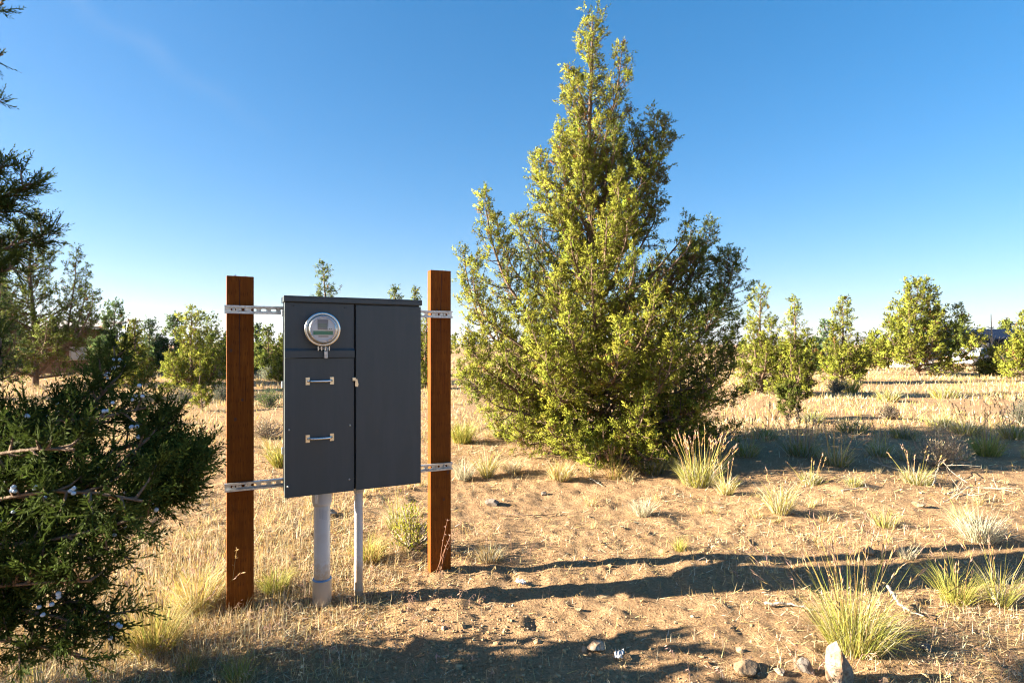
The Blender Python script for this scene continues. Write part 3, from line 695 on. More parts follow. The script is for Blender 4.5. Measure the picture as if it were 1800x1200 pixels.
    for k in range(88):   # lesser boughs filling the crown
        py = U(240, 770); half = 1.04*np.interp(py, [230, 300, 400, 480, 600, 700, 770], [60, 95, 150, 215, 245, 245, 190])
        a = U(0, 2*math.pi); q = math.sqrt(U(.12, .95)); ex = 1058+math.cos(a)*q*half; dy = math.sin(a)*q*half/FPX*Y0*.92
        st = at(1058, min(py+U(70, 150), 770), Y0); e = at(ex, py, Y0+dy); e[2] = max(e[2], .15)
        branch_out(wood, lv, [st, lerp(st, e, .55)-[0, 0, .12], e, e+[0, 0, .25]], U(.26, .42), .022, int(U(14, 24)), col=lerp(MIDG, LIT, U(.4, 1.1)), t0=.35, clump=.10, k_cl=1.7, **K)
    for k in range(26):   # bare dead twigs inside
        a = U(0, 2*math.pi); p = at(1058, U(560, 780), Y0); d = norm(np.array([math.cos(a), math.sin(a), U(-.2, .5)])); q = p+d*U(.4, 1.1)
        tube(wood, resample([p, (p+q)/2+RNG.normal(0, .06, 3), q], 6), np.linspace(.012, .003, 6), 4, cap=False)
    print('big juniper tris', sum(len(f) for f in lv.f), sum(len(f) for f in wood.f))
    finish_tree('juniper_tree', 'tall bushy sunlit juniper with several spires rising beside the taller wooden post', base, wood, lv, None)
big_juniper()

# junipers farther off
def juniper(px, Y, top, hw, label, col=LIT, n_lead=5, dens=1.0, sparse=0.0, spread=False, tips=None, group='junipers across the field', leanx=0, low=0.0, skirt=8):
    bx = (px-900)/FPX*Y; base = np.array([bx, Y, gz(bx, Y)-0.03]); H = CAM_H-(top-HOR)/FPX*Y-base[2]; R = hw/FPX*Y
    col = col*np.array([0.93, 0.97, 1.0])*np.exp(RNG.normal(0, .10)); wood = Geo(); lv = Geo(); px_m = Y/FPX*1.75      # metres per rendered pixel
    sl = max(0.052, 2.0*px_m); sw = sl*0.42; cl = max(0.12, 4.4*px_m)*(1+0.2*sparse)
    tr = 0.016*H+0.012
    tn = int((15 if Y < 23 else 11)*(1-0.35*sparse))
    main = [base, base+[U(-.1, .1)*R, 0, H*.3], base+[U(-.12, .12)*R+leanx*.5, U(-.1, .1), H*.7], base+[leanx, 0, H]]
    sl *= 1 if Y < 23 else 1.2; sw *= 1 if Y < 23 else 1.2
    branch_out(wood, lv, main, R*0.85, tr, int((20+H*14)*dens), tn, sl, sw, col, t0=0.05+low, clump=cl, pw=0.58)
    if tips is None:
        tips = []
        for k in range(n_lead):
            a = k*2.4+U(0, 1); rr = R*U(.45, .85); tips.append((math.cos(a)*rr, math.sin(a)*rr, H*U(.40, .95)*(1-0.45*rr/max(R, .1))))
    tips = list(tips)+[(math.cos(k*2.4+.3)*R*U(.6, .95), math.sin(k*2.4+.3)*R*U(.6, .95), H*(U(.30, .50) if k % 2 else U(.07, .18))) for k in range(skirt)]
    for (dx, dy, dz) in tips:
        h0 = min(H*U(.04, .2), dz*.4); mid = base+[dx*.75, dy*.75, h0+(dz-h0)*U(.25, .4)]
        branch_out(wood, lv, [base+[0, 0, h0], mid, base+[dx, dy, dz*0.8], base+[dx*1.02, dy*1.02, dz]], R*0.5, tr*.45, int((9+dz*7)*dens), tn, sl, sw, col*math.exp(RNG.normal(0, .08)), t0=0.25, clump=cl)
    return finish_tree('juniper_tree', label, base, wood, lv, group)
def mt(px, py, Y, px0, dy=0):     # a tip given as a photo pixel, relative to the tree's foot
    p = at(px, py, Y); return ((px-px0)/FPX*Y, dy, p[2])
juniper(62, 20.5, 384, 95, 'large open-branched juniper with see-through crown in front of the wooden shed', MIDG*1.0, dens=1.25, sparse=0.5, low=.10, skirt=3,
        tips=[mt(150, 478, 20.5, 62), mt(180, 508, 20.5, 62, -.5), mt(118, 430, 20.5, 62, .4), mt(10, 470, 20.5, 62, -.6), mt(-30, 450, 20.5, 62, .3), mt(35, 420, 20.5, 62, -.8), mt(130, 560, 20.5, 62, -1.2), mt(95, 600, 20.5, 62, -1.4), mt(-10, 590, 20.5, 62, -1)])
juniper(-45, 15, 330, 80, 'dense dark juniper standing beyond the berry-laden juniper', DARK*1.4, 5, 0.9)
juniper(203, 25, 534, 44, 'dark round-topped juniper behind a slender pale spire juniper', DARK*1.5, 5)
juniper(237, 19.5, 566, 36, 'slender sunlit juniper spire close to the dark round-topped juniper', LIT*0.95, 4, low=.02)
juniper(264, 29, 566, 30, 'thin grey-green juniper in the tree belt beyond the bushy sunlit juniper', BLUEG*1.3, 4, sparse=.4)
juniper(304, 28, 558, 40, 'dark dome-shaped juniper in the tree belt behind the bushy sunlit juniper', DARK*1.5, 5)
juniper(338, 17.8, 545, 56, 'bushy sunlit juniper with a pointed top and a sapling in front', LIT*0.92, 7, dens=1.2)
juniper(370, 24, 560, 36, 'loose grey-green juniper just behind the bushy sunlit juniper', MIDG, 5, sparse=.3)
juniper(408, 30, 588, 30, 'low juniper partly hidden behind the wooden post with weed stalks', MIDG, 4)
juniper(451, 31, 575, 16, 'very narrow dark juniper spire seen between post and cabinet', DARK*1.5, 2)
juniper(470, 28, 578, 30, 'open-topped juniper above the dirt mound between post and cabinet', MIDG, 4, sparse=.4)
juniper(502, 22, 588, 30, 'sunlit juniper beside the cabinet edge near the dirt mound', LIT*.95, 4)
juniper(567, 20, 464, 46, 'juniper whose pointed tip shows above the cabinet roof over the meter', MIDG*1.1, 5, sparse=.3)
juniper(693, 26, 508, 30, 'juniper whose ragged low tip barely clears the cabinet roof over the door', MIDG, 3, sparse=.5)
juniper(729, 27, 511, 22, 'juniper with a thin tip just above the cabinet roof corner', MIDG, 2, sparse=.5)
juniper(750, 18.5, 556, 30, 'juniper filling the gap between cabinet door and taller post', LIT*.9, 4)
juniper(1338, 16.8, 508, 46, 'twin-topped juniper touching the shaded side of the big juniper', LIT, 6, dens=1.1)
juniper(1396, 16.2, 527, 38, 'pointed juniper joined to the twin-topped juniper', LIT*.92, 6, dens=1.1)
juniper(1428, 30, 600, 26, 'low dark juniper between two sunlit pointed junipers', DARK*1.4, 4)
juniper(1452, 34, 567, 17, 'small greyish conical juniper against the distant hill', BLUEG*1.4, 2, sparse=.4)
juniper(1481, 22, 527, 40, 'isolated columnar sunlit juniper with a forked top near the distant hill', LIT, 6)
juniper(1537, 33, 588, 30, 'low pale juniper between the columnar and the spreading juniper', LIT*.9, 4)
juniper(1614, 27, 497, 70, 'wide spreading juniper with a flat irregular crown in front of white panels', LIT*1.0, dens=1.15, low=.05, skirt=3,
        tips=[mt(1572, 530, 27, 1614, -1), mt(1548, 570, 27, 1614, -.6), mt(1558, 600, 27, 1614, -1.5), mt(1590, 530, 27, 1614, .5), mt(1640, 545, 27, 1614, -.5), mt(1682, 540, 27, 1614, 0), mt(1690, 580, 27, 1614, -1), mt(1722, 606, 27, 1614, -.8), mt(1660, 596, 27, 1614, -1.8), mt(1600, 570, 27, 1614, -1.5), mt(1530, 606, 27, 1614, 0), mt(1640, 510, 27, 1614, .2)])
juniper(1691, 41, 560, 16, 'small juniper tip over the roof end of the dark blue shed', MIDG, 2)
juniper(1768, 62, 567, 10, 'tiny juniper tip behind the ridge of the dark blue shed', MIDG, 1)
juniper(1802, 24, 553, 42, 'sunlit juniper covering the end of the dark blue shed', LIT, 6)
juniper(1745, 26.5, 618, 22, 'low bushy juniper at the foot of the bare dead tree', LIT*.9, 3)
juniper(1880, 19, 520, 60, 'broad juniper at the field edge past the dark blue shed', LIT*.9, 5)
juniper(20, 27, 560, 50, 'mid-green juniper seen through the open-branched juniper', MIDG, 4)
juniper(130, 34, 570, 45, 'far juniper beyond the wooden shed roof', MIDG, 4)

def far_wood():
    lv = Geo()
    for k in range(260):
        Y = U(75, 200); X = U(-1.15, 1.15)*Y; H = U(2.2, 4.2) if X < 0.2*Y else U(1.2, 2.6); R = H*U(.28, .45); n = 100
        h = RNG.random(n)**1.3; a = U(0, 6.28, n); r = R*(1-h)**.7*np.sqrt(RNG.random(n))+.05
        P = np.stack([X+r*np.cos(a), Y+r*np.sin(a), gz(X, Y)+h*H], 1)
        sprigs(lv, P, RNG.normal(0, .5, (n, 3))+[0, 0, .7], U(.3, .6, n), U(.2, .35, n), foliage_cols(n, lerp(MIDG, LIT, RNG.random())*U(.7, 1.1)))
    tag(obj('distant_wood', lv, M['leaf']), 'far-off scattered juniper wood along the horizon', 'wood', kind='stuff')
far_wood()

# young junipers and brush
def sapling(px, py, top, hw, label, col, n=14, leg=0.0):
    b = gnd(px, py); Y = b[1]; H = (py-top)/FPX*Y; R = hw/FPX*Y; wood = Geo(); lv = Geo(); pm = Y/FPX*1.75
    branch_out(wood, lv, [b-[0, 0, .02], b+[U(-.05, .05), 0, H*.5], b+[U(-.05, .05), 0, H]], R, .018, n, 14, max(.05, 2.4*pm), max(.018, .9*pm), col, t0=.08+leg, clump=max(.08, 3*pm), brown=0)
    finish_tree('juniper_sapling', label, b, wood, lv, None)
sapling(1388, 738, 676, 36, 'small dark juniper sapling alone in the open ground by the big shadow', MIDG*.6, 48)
sapling(349, 692, 622, 10, 'thin leggy juniper sapling with a bare pale stem', LIT, 10, .3)
sapling(356, 722, 682, 22, 'short bushy green juniper sapling in front of the leggy one', LIT*.95, 22)
sapling(1418, 690, 660, 16, 'tiny dark juniper sapling at the foot of the pointed juniper', DARK*1.5, 12)
sapling(1508, 672, 640, 14, 'tiny green juniper sapling at the foot of the columnar juniper', LIT, 12)

SAGE = np.array([0.20, 0.215, 0.145]); DRYB = np.array([0.30, 0.235, 0.15])
def brush(px, py, w, h, label, col, name='sagebrush', group='sagebrush clumps', n=46, nl=34):
    b = gnd(px, py); Y = b[1]; R = w/2/FPX*Y; H = h/FPX*Y; wood = Geo(); lv = Geo(); pm = Y/FPX*1.75
    for k in range(n):
        a = U(0, 6.28); el = U(.25, 1.5); d = np.array([math.cos(a)*math.cos(el)*R, math.sin(a)*math.cos(el)*R, math.sin(el)*H])*U(.75, 1.05)
        Q = resample([b, b+d*.5+RNG.normal(0, .03, 3)*R, b+d], 5); tube(wood, Q, np.linspace(.008, .002, 5)*(1+pm*20), 3, cap=False)
        m_ = nl; f = RNG.random(m_)**.6; i = np.minimum((f*4).astype(int), 3)
        P = Q[i]+(Q[i+1]-Q[i])*(f*4-i)[:, None]+RNG.normal(0, .09*R+.01, (m_, 3)); P[:, 2] = np.maximum(P[:, 2], b[2]+.01)
        sprigs(lv, P, norm(d)+RNG.normal(0, .6, (m_, 3))+[0, 0, .4], max(.035, 1.6*pm)*U(.6, 1.3, m_), max(.010, .6*pm)*U(.7, 1.3, m_), foliage_cols(m_, col*math.exp(RNG.normal(0, .15))))
    o = thing(name, label, 'shrub', tuple(b), 0, group)
    for gg in (wood, lv): gg.v = [v-b for v in gg.v]
    obj('stem', wood, M['deadwood'], o); obj('foliage', lv, M['straw'], o)
brush(472, 668, 44, 22, 'pale grey-green sagebrush in front of the dirt mound', SAGE*1.2)
brush(474, 716, 60, 30, 'dark green low shrub seen between post and cabinet', DARK*2.0)
brush(392, 702, 46, 26, 'grey twiggy sagebrush beside the post behind the saplings', SAGE*.7)
brush(318, 708, 60, 26, 'dark sagebrush in the shade of the bushy sunlit juniper', SAGE*.5)  # sage colour darkened: shade painted into the foliage
brush(250, 712, 50, 24, 'grey-green sagebrush close to the branch tips of the berry juniper', SAGE*.8)
brush(300, 745, 36, 18, 'small pale sagebrush in dry grass behind the berry juniper', SAGE*1.1)
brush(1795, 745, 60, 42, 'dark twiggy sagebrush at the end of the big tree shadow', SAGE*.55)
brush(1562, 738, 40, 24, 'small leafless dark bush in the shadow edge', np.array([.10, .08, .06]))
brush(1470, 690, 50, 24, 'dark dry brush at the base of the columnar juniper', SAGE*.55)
brush(1330, 682, 50, 22, 'pale green brush at the base of the twin-topped juniper', SAGE*.9)
brush(1640, 655, 46, 12, 'low silvery sagebrush in front of the white panels', SAGE*1.3)
brush(1765, 652, 50, 20, 'grey thorny brush between dead tree and shed-side juniper', SAGE*.8)
brush(1652, 818, 100, 62, 'dry straw-coloured rabbitbrush with upswept stems in the open', DRYB*1.25, 'rabbitbrush', 'rabbitbrush clumps')
brush(470, 770, 70, 34, 'leafless grey-brown brush behind the cabinet edge', DRYB*.75, 'rabbitbrush', 'rabbitbrush clumps')
brush(722, 966, 112, 84, 'leafy yellow-green bush between thin pipe and taller post', np.array([.30, .29, .04]), 'leafy_bush', None, 30, 20)

# the dead tree
def snag():
    Y = 27; b = np.array([(1742-900)/FPX*Y, Y, 0]); b[2] = gz(b[0], b[1]); g = Geo(); H = CAM_H+(605-552)/FPX*Y
    S = resample([b, b+[.05, 0, H*.5], b+[0, 0, H]], 14); tube(g, S, np.linspace(.075, .012, 14), 6)
    for k in range(30):
        t = U(.12, .85); i = int(t*12); a = U(0, 6.28); ln = (1-t)*1.5*U(.5, 1); d = np.array([math.cos(a), math.sin(a), U(.1, .8)])
        Q = resample([S[i], S[i]+d*ln*.6, S[i]+d*ln*.8+[0, 0, ln*.4]], 6); tube(g, Q, np.linspace(.028, .008, 6), 4, cap=False)
        for q in range(3): d2 = norm(d+RNG.normal(0, .6, 3)); j = int(U(2, 5)); tube(g, np.array([Q[j], Q[j]+d2*ln*.35]), np.array([.012, .005]), 3, cap=False)
    o = thing('dead_tree', 'bare pale dead tree in front of the dark blue shed', 'tree', tuple(b)); g.v = [v-b for v in g.v]
    obj('trunk', g, M['deadwood'], o)
snag()

# ------------------------------------------------------------------ the juniper full of berries, close by
def berry_juniper():
    base = np.array([-2.85, 1.75, 0.0]); base[2] = gz(base[0], base[1])-.05; wood = Geo(); lv = Geo(); pts = []
    G1 = np.array([0.048, 0.070, 0.014]); G2 = np.array([0.075, 0.100, 0.022])
    T = resample([base, base+[.1, 0, .8], base+[.0, -.05, 1.9], base+[.1, -.2, 3.0], base+[.1, -.25, 3.9]], 20); tube(wood, T, np.linspace(.17, .02, 20), 9)
    up = np.array([0, 0, 1.0])
    def spray_branch(path, R, nb, dens, r0=.007, fine=True, berries=0, col=G1):
        Q = resample(path, 22); tan = norm(np.gradient(Q, axis=0)); tube(wood, Q, np.linspace(r0, .003, 22), 6)
        for k in range(nb):
            t = .18+.82*(k+RNG.random())/nb; i = min(int(t*21), 20); p = lerp(Q[i], Q[i+1], t*21-i)
            ln = R*U(.5, 1.15)*(1-.55*t); a = norm(np.cross(tan[i], RNG.normal(size=3))); d = norm(a*U(.5, 1.1)+tan[i]*U(.4, 1.0)+up*U(-.15, .35))
            B = resample([p, p+d*ln*.55, p+norm(d+up*.25)*ln], 7); tube(wood, B[::3], np.linspace(.0042, .0014, 3), 3, cap=False)
            tint = math.exp(RNG.normal(0, .22)); m_ = max(4, int(dens*ln/.03)); n = 13 if fine else 3
            sx = U(.12, 1, m_)**.8; j = np.minimum((sx*6).astype(int), 5); c0 = B[j]+(B[j+1]-B[j])*(sx*6-j)[:, None]
            sd = norm(norm(B[j+1]-B[j])*.9+RNG.normal(0, .6, (m_, 3))+up*.2); sl = U(.045, .085, m_)
            C0 = col*tint*np.exp(RNG.normal(0, .15, (m_, 1, 1)))*np.exp(RNG.normal(0, .15, (m_, n, 1)))
            if fine:
                f = (np.arange(n)+RNG.random((m_, n)))/n
                P = c0[:, None]+sd[:, None]*(sl[:, None]*f)[..., None]; side = norm(np.cross(sd, RNG.normal(size=(m_, 3))))[:, None]
                sg = np.where(np.arange(n) % 2 == 0, 1., -1.)[None, :, None]
                D = sd[:, None]*.85+side*sg*.75+RNG.normal(0, .25, (m_, n, 3)); D[:, -1] = sd
                C = np.clip(C0*(.8+.45*f[..., None]), .003, .6).reshape(-1, 3)
                sprigs(lv, P.reshape(-1, 3), D.reshape(-1, 3), (U(.012, .023, (m_, n))*(1.2-.5*f)).ravel(), U(.0034, .0050, m_*n), C)
                sprigs(lv, c0, sd, sl, .004, C[:m_])
            else:
                P = c0[:, None]+RNG.normal(0, .03, (m_, n, 3)); sprigs(lv, P.reshape(-1, 3), np.repeat(sd, n, 0)+RNG.normal(0, .5, (m_*n, 3)), (.15), .06, np.clip(C0, .003, .6).reshape(-1, 3))
            if berries and RNG.random() < berries: pts.extend([lerp(B[3], B[6], RNG.random())+norm(-B[5]*[1, 1, 0])*.065]); pts.extend([pts[-1]+RNG.normal(0, .010, 3) for _ in range(RNG.integers(0, 3))])
    def A(*pp): return [at(x, y, Y) for x, y, Y in pp]
    tr = lambda z: np.array([-2.78, 1.74, z])
    near = [
        (A((-160, 880, 1.75), (20, 870, 1.6), (150, 835, 1.52), (270, 800, 1.5), (300, 805, 1.55)), .19, 34, .28, tr(.75)),
        (A((-150, 820, 1.8), (0, 800, 1.65), (110, 730, 1.6), (182, 680, 1.62), (212, 618, 1.65)), .12, 38, .30, tr(.8)),
        (A((-150, 760, 1.6), (0, 740, 1.45), (100, 740, 1.4), (200, 740, 1.4), (262, 715, 1.45)), .14, 28, .30, tr(.95)),
        (A((-160, 960, 1.6), (0, 945, 1.42), (130, 930, 1.36), (230, 890, 1.36), (320, 850, 1.42)), .20, 30, .30, tr(.65)),
        (A((-160, 1000, 1.6), (0, 1010, 1.40), (80, 1040, 1.34), (150, 1060, 1.32), (195, 1085, 1.32)), .19, 28, .15, tr(.55)),
        (A((-160, 900, 1.4), (0, 880, 1.25), (100, 850, 1.2), (190, 860, 1.2), (250, 880, 1.22)), .17, 26, .34, tr(.75)),
        (A((-160, 830, 1.35), (0, 800, 1.2), (70, 770, 1.16), (130, 790, 1.16)), .12, 24, .34, tr(.85)),
        (A((-160, 1060, 1.5), (-20, 1050, 1.3), (60, 1000, 1.25), (150, 980, 1.25), (220, 965, 1.28)), .17, 26, .15, tr(.5)),
        (A((-160, 1100, 1.5), (-20, 1090, 1.36), (60, 1085, 1.32), (130, 1110, 1.32)), .14, 18, .08, tr(.45)),
        (A((-160, 760, 1.7), (-30, 700, 1.6), (20, 640, 1.6), (0, 600, 1.62), (-10, 560, 1.62)), .07, 14, .05, tr(1.1)),
        (A((-160, 850, 1.9), (0, 840, 1.8), (110, 780, 1.75), (170, 730, 1.75), (188, 680, 1.78)), .12, 22, .2, tr(.85)),
        (A((-160, 1130, 1.45), (-20, 1120, 1.32), (60, 1130, 1.28), (140, 1150, 1.28)), .15, 26, .08, tr(.42)),
        (A((-160, 1080, 1.45), (-20, 1070, 1.34), (70, 1060, 1.3), (170, 1110, 1.3)), .15, 26, .08, tr(.45)),
        (A((-160, 860, 1.6), (40, 800, 1.5), (150, 740, 1.48), (200, 670, 1.5)), .13, 28, .2, tr(.85)),
        (A((-160, 990, 1.45), (0, 960, 1.3), (100, 950, 1.26), (190, 930, 1.26), (260, 905, 1.3)), .18, 26, .2, tr(.6)),
        (A((-160, 1040, 1.4), (0, 1030, 1.26), (90, 1020, 1.22), (160, 1020, 1.22)), .17, 24, .1, tr(.5)),
        (A((-160, 930, 1.5), (0, 900, 1.38), (90, 900, 1.35), (200, 830, 1.35), (262, 770, 1.4)), .18, 26, .25, tr(.7)),
        (A((-160, 800, 1.5), (0, 760, 1.4), (60, 775, 1.38), (110, 765, 1.4)), .12, 22, .2, tr(.9)),
        (A((230, 900, 1.40), (280, 870, 1.38), (320, 842, 1.38), (330, 826, 1.38)), .10, 16, .2, None),
        (A((230, 815, 1.5), (280, 800, 1.52), (320, 798, 1.56), (352, 806, 1.6)), .07, 14, .05, None),
        (A((200, 790, 1.5), (260, 775, 1.52), (300, 745, 1.55), (295, 740, 1.55)), .08, 8, .05, None),
    ]
    for path, R, nb, be, root in near:
        if root is not None: path = [root]+path
        spray_branch(path, R, int(nb*2.6), 4.3, berries=be*.9)
    upper = [(A((-190, 480, 2.1), (-70, 400, 2.0), (0, 345, 1.95), (52, 322, 1.95)), .13, 30), (A((-190, 520, 2.1), (-60, 470, 2.0), (20, 430, 1.95), (78, 412, 1.95)), .12, 30),
             (A((-190, 540, 2.0), (-80, 500, 1.9), (-10, 480, 1.9), (30, 470, 1.9)), .12, 26), (A((-190, 420, 2.1), (-80, 350, 2.0), (-20, 310, 1.95), (12, 290, 1.95)), .12, 26), (A((-190, 460, 2.1), (-80, 400, 2.0), (-20, 370, 1.95), (40, 372, 1.95)), .12, 26),
             (A((-190, 120, 2.2), (-80, 60, 2.1), (-20, 20, 2.05), (6, 6, 2.05)), .09, 18), (A((-190, 200, 2.2), (-80, 130, 2.1), (-25, 100, 2.05), (5, 96, 2.05)), .08, 16),
             (A((-190, 240, 2.2), (-80, 200, 2.1), (-30, 180, 2.05), (0, 178, 2.05)), .07, 12)]
    for k, (path, R, nb) in enumerate(upper): spray_branch([tr(1.6 if k < 5 else 2.4)]+path, R, int(nb*2.2), 5.0, berries=.01)
    # the rest of the crown, mostly outside the picture: it throws the shade along the bottom
    for k in range(150):
        t = U(.08, .97); p = T[int(t*19)]; a = k*2.39996; ln = (1.25-t*.9)*U(.7, 1.05)
        d = np.array([math.cos(a), math.sin(a)*.7, U(.0, .5)]); e = p+d*ln
        e[1] = min(e[1], float(np.interp(e[2], [.9, 1.3], [2.6, 1.45])))
        if e[0] > -.93*e[1]-.5: e[0] = -.93*e[1]-.5       # this part of the crown stays out to the side
        if e[2] < 1.05 and k % 4 == 0: continue
        spray_branch([p, lerp(p, e, .5), e+up*.1], .32, 13, .9, .02, False)
    print('berry juniper tris', sum(len(f) for f in lv.f), 'berries', len(pts))
    o = finish_tree('juniper_tree', 'dark shaded juniper laden with pale blue berries, its branches reaching toward the wooden post', base, wood, lv, None)
    g = Geo(); lathe(g, [(.0002, -.0044), (.0028, -.0036), (.0044, 0), (.0034, .0032), (.0002, .0045)], 10); me = g.mesh('berry', M['berry'], True)
    r = random.Random(2)
    for p in pts[:240]:
        b = link('berry', me, o, tuple(p-base)); s = r.uniform(.75, 1.2); b.scale = (s, s, s*1.08)
        b.rotation_euler = (r.uniform(0, 6), r.uniform(0, 6), 0)
berry_juniper()

# ------------------------------------------------------------------ things beyond the trees
def blue_shed():
    Y = 50; x0 = (1684-900)/FPX*Y; x1 = (1784-900)/FPX*Y+1.5; o = thing('shed', 'long low dark blue shed with a sloping metal roof behind the dead tree', 'shed', ((x0+x1)/2, Y, gz(x0, Y)), math.radians(-4))
    w = (x1-x0)/2; g = Geo(); box(g, -w+.3, w-.3, 0, 4, -.3, 2.02); obj('wall', g, M['navy'], o)
    g = Geo(); V = [(-w, -.5, 2.0), (w, -.5, 2.0), (w-.4, 2, 2.85), (-w+.4, 2, 2.85), (-w, 4.5, 2.0), (w, 4.5, 2.0)]
    V2 = [(a, b, c-.1) for a, b, c in V]; g.quads(V+V2, [(0, 1, 2, 3), (3, 2, 5, 4), (6, 9, 8, 7), (9, 10, 11, 8), (0, 6, 7, 1), (4, 5, 11, 10)]); g.add(V+V2, [[0, 3, 6], [6, 3, 9], [3, 4, 9], [9, 4, 10], [1, 7, 2], [7, 8, 2], [2, 8, 5], [5, 8, 11]])
    rf = obj('roof', g, M['navy'], o)
    for k in range(13):
        g = Geo(); x = -w+.5+k*(2*w-1)/12; P = [(x, -.5, 2.03), (x*.93, 2, 2.88)]; tube(g, P, .022, 4); obj('roof_seam', g, M['navy'], rf)
    for k in range(7):
        g = Geo(); box(g, 1.0+k*.21, 1.2+k*.21, -.04, -.003, -.2, 1.35+.06*(k % 2)); obj('plank', g, M['greyboard'], o)
    g = Geo(); box(g, -1.4, -.5, -.03, -.002, .7, 1.6); obj('window', g, M['window'], o)
blue_shed()
def wood_shed():
    Y = 25; X0 = (72-900)/FPX*Y; X1 = (168-900)/FPX*Y; zg = gz(X0, Y); o = thing('shed', 'brown wooden board shed behind the open-branched juniper', 'shed', ((X0+X1)/2, Y, zg), math.radians(20))
    w = (X1-X0)/2; g = Geo(); box(g, -w, w, 0.03, 2.5, .14, 2.1); obj('wall', g, M['brownboard'], o)
    for k in range(13):
        g = Geo(); box(g, -w-.02, w+.02, 0, .028, .15+k*.15, .15+k*.15+.138); obj('plank', g, M['brownboard'], o)
    g = Geo(); V = [(-w-.3, -.4, 2.1), (w+.3, -.4, 2.1), (w+.3, 2.9, 2.45), (-w-.3, 2.9, 2.45)]; g.quads(V+[(a, b, c+.09) for a, b, c in V], [(0, 3, 2, 1), (4, 5, 6, 7), (0, 1, 5, 4), (1, 2, 6, 5), (2, 3, 7, 6), (3, 0, 4, 7)]); obj('roof', g, M['greyboard'], o)
    g = Geo(); box(g, .1, .65, -.03, -.002, .75, 1.25); wn = obj('window', g, M['window'], o)
    g = Geo(); box(g, .05, .1, -.05, -.002, .7, 1.3); box(g, .65, .7, -.05, -.002, .7, 1.3); box(g, .1, .65, -.05, -.002, 1.25, 1.3); box(g, .1, .65, -.05, -.002, .7, .75); obj('window_frame', g, M['greyboard'], wn)
    for x in (-w+.1, 0, w-.1):
        g = Geo(); box(g, x-.08, x+.08, .2, .4, -.2, .139); obj('skid', g, M['greyboard'], o)
wood_shed()
def white_panels():
    Y = 36; x0 = (1588-900)/FPX*Y; o = thing('storage_shed', 'low white shed with a dark door gap glimpsed beneath the spreading juniper', 'shed', (x0, Y, gz(x0, Y)), 0)
    for a, b in ((.05, .75), (1.08, 1.95)):
        g = Geo(); box(g, a, b, 0, .06, -.05, .80); obj('wall_panel', g, M['white'], o)
    g = Geo(); box(g, .75, 1.08, .08, .12, -.05, .78); obj('door', g, M['brownboard'], o)
    g = Geo(); box(g, -.05, 2.05, -.12, 1.5, .80, .88); obj('roof', g, M['greyboard'], o)
    g = Geo(); box(g, .05, 1.95, .13, 1.4, -.05, .795); obj('body', g, M['greyboard'], o)
white_panels()
def car():
    Y = 38; x0 = (1712-900)/FPX*Y; o = thing('parked_car', 'white car largely hidden behind the grass by the spreading juniper', 'car', (x0, Y, gz(x0, Y)-.05), math.radians(28))
    g = Geo(); box(g, -2.1, 2.1, -.85, .85, .28, .80, bev=.10); obj('body', g, M['white'], o, True)
    g = Geo(); V = [(-1.2, -.8, .79), (1.5, -.8, .79), (1.5, .8, .79), (-1.2, .8, .79), (-.5, -.62, 1.32), (1.0, -.62, 1.32), (1.0, .62, 1.32), (-.5, .62, 1.32)]
    g.quads(V, [(0, 1, 5, 4), (1, 2, 6, 5), (2, 3, 7, 6), (3, 0, 4, 7), (4, 5, 6, 7)]); cb = obj('cabin', g, M['white'], o)
    g = Geo(); V = [(-1.11, -.72, .86), (-1.11, .72, .86), (-.58, .56, 1.26), (-.58, -.56, 1.26)]; V = [(a-.02, b, c+.02) for a, b, c in V]; g.quads(V, [(0, 3, 2, 1)]); obj('windscreen', g, M['window'], cb)
    g = Geo(); V = [(-.95, -.80, .86), (1.35, -.80, .86), (.95, -.66, 1.26), (-.48, -.66, 1.26)]; g.quads(V, [(0, 1, 2, 3)]); obj('side_window', g, M['window'], cb)
    for sx in (-1.35, 1.35):
        for sy in (-.80, .80):
            g = Geo(); lathe(g, [(.001, -.1), (.30, -.1), (.32, -.06), (.32, .06), (.30, .1), (.001, .1)], 18, axis='y', org=(sx, sy, .32)); wh = obj('wheel', g, M['rubber'], o)
            g = Geo(); lathe(g, [(.001, -.105), (.19, -.105), (.19, .105), (.001, .105)], 14, axis='y', org=(sx, sy, .32)); obj('rim', g, M['galv'], wh)
    for sy in (-.6, .6):
        g = Geo(); box(g, -2.12, -2.06, sy-.18, sy+.18, .55, .70, bev=.02); obj('headlight', g, M['amber'], o)
car()
def mound():
    p = gnd(436, 649); g = Geo(); n, m_ = 34, 16; W_ = 1.9; D_ = 1.0; H_ = .62
    x = np.linspace(-1, 1, n)[:, None]; y = np.linspace(-1, 1, m_)[None]
    z = H_*np.clip(1-np.abs(x)**3, 0, 1)*np.clip(1-y*y, 0, 1)**.7*(1+.18*vnoise(x*4+0*y, y*3+0*x, 9))-.04
    V = np.stack([x*W_+0*y, y*D_+0*x, z], -1).reshape(-1, 3); g.quads(V, [(a*m_+b, (a+1)*m_+b, (a+1)*m_+b+1, a*m_+b+1) for a in range(n-1) for b in range(m_-1)])
    tag(obj('dirt_mound', g, M['brownboard'], None, True, tuple(p)), 'low brown mound of bare dirt between the far junipers', 'mound')
mound()

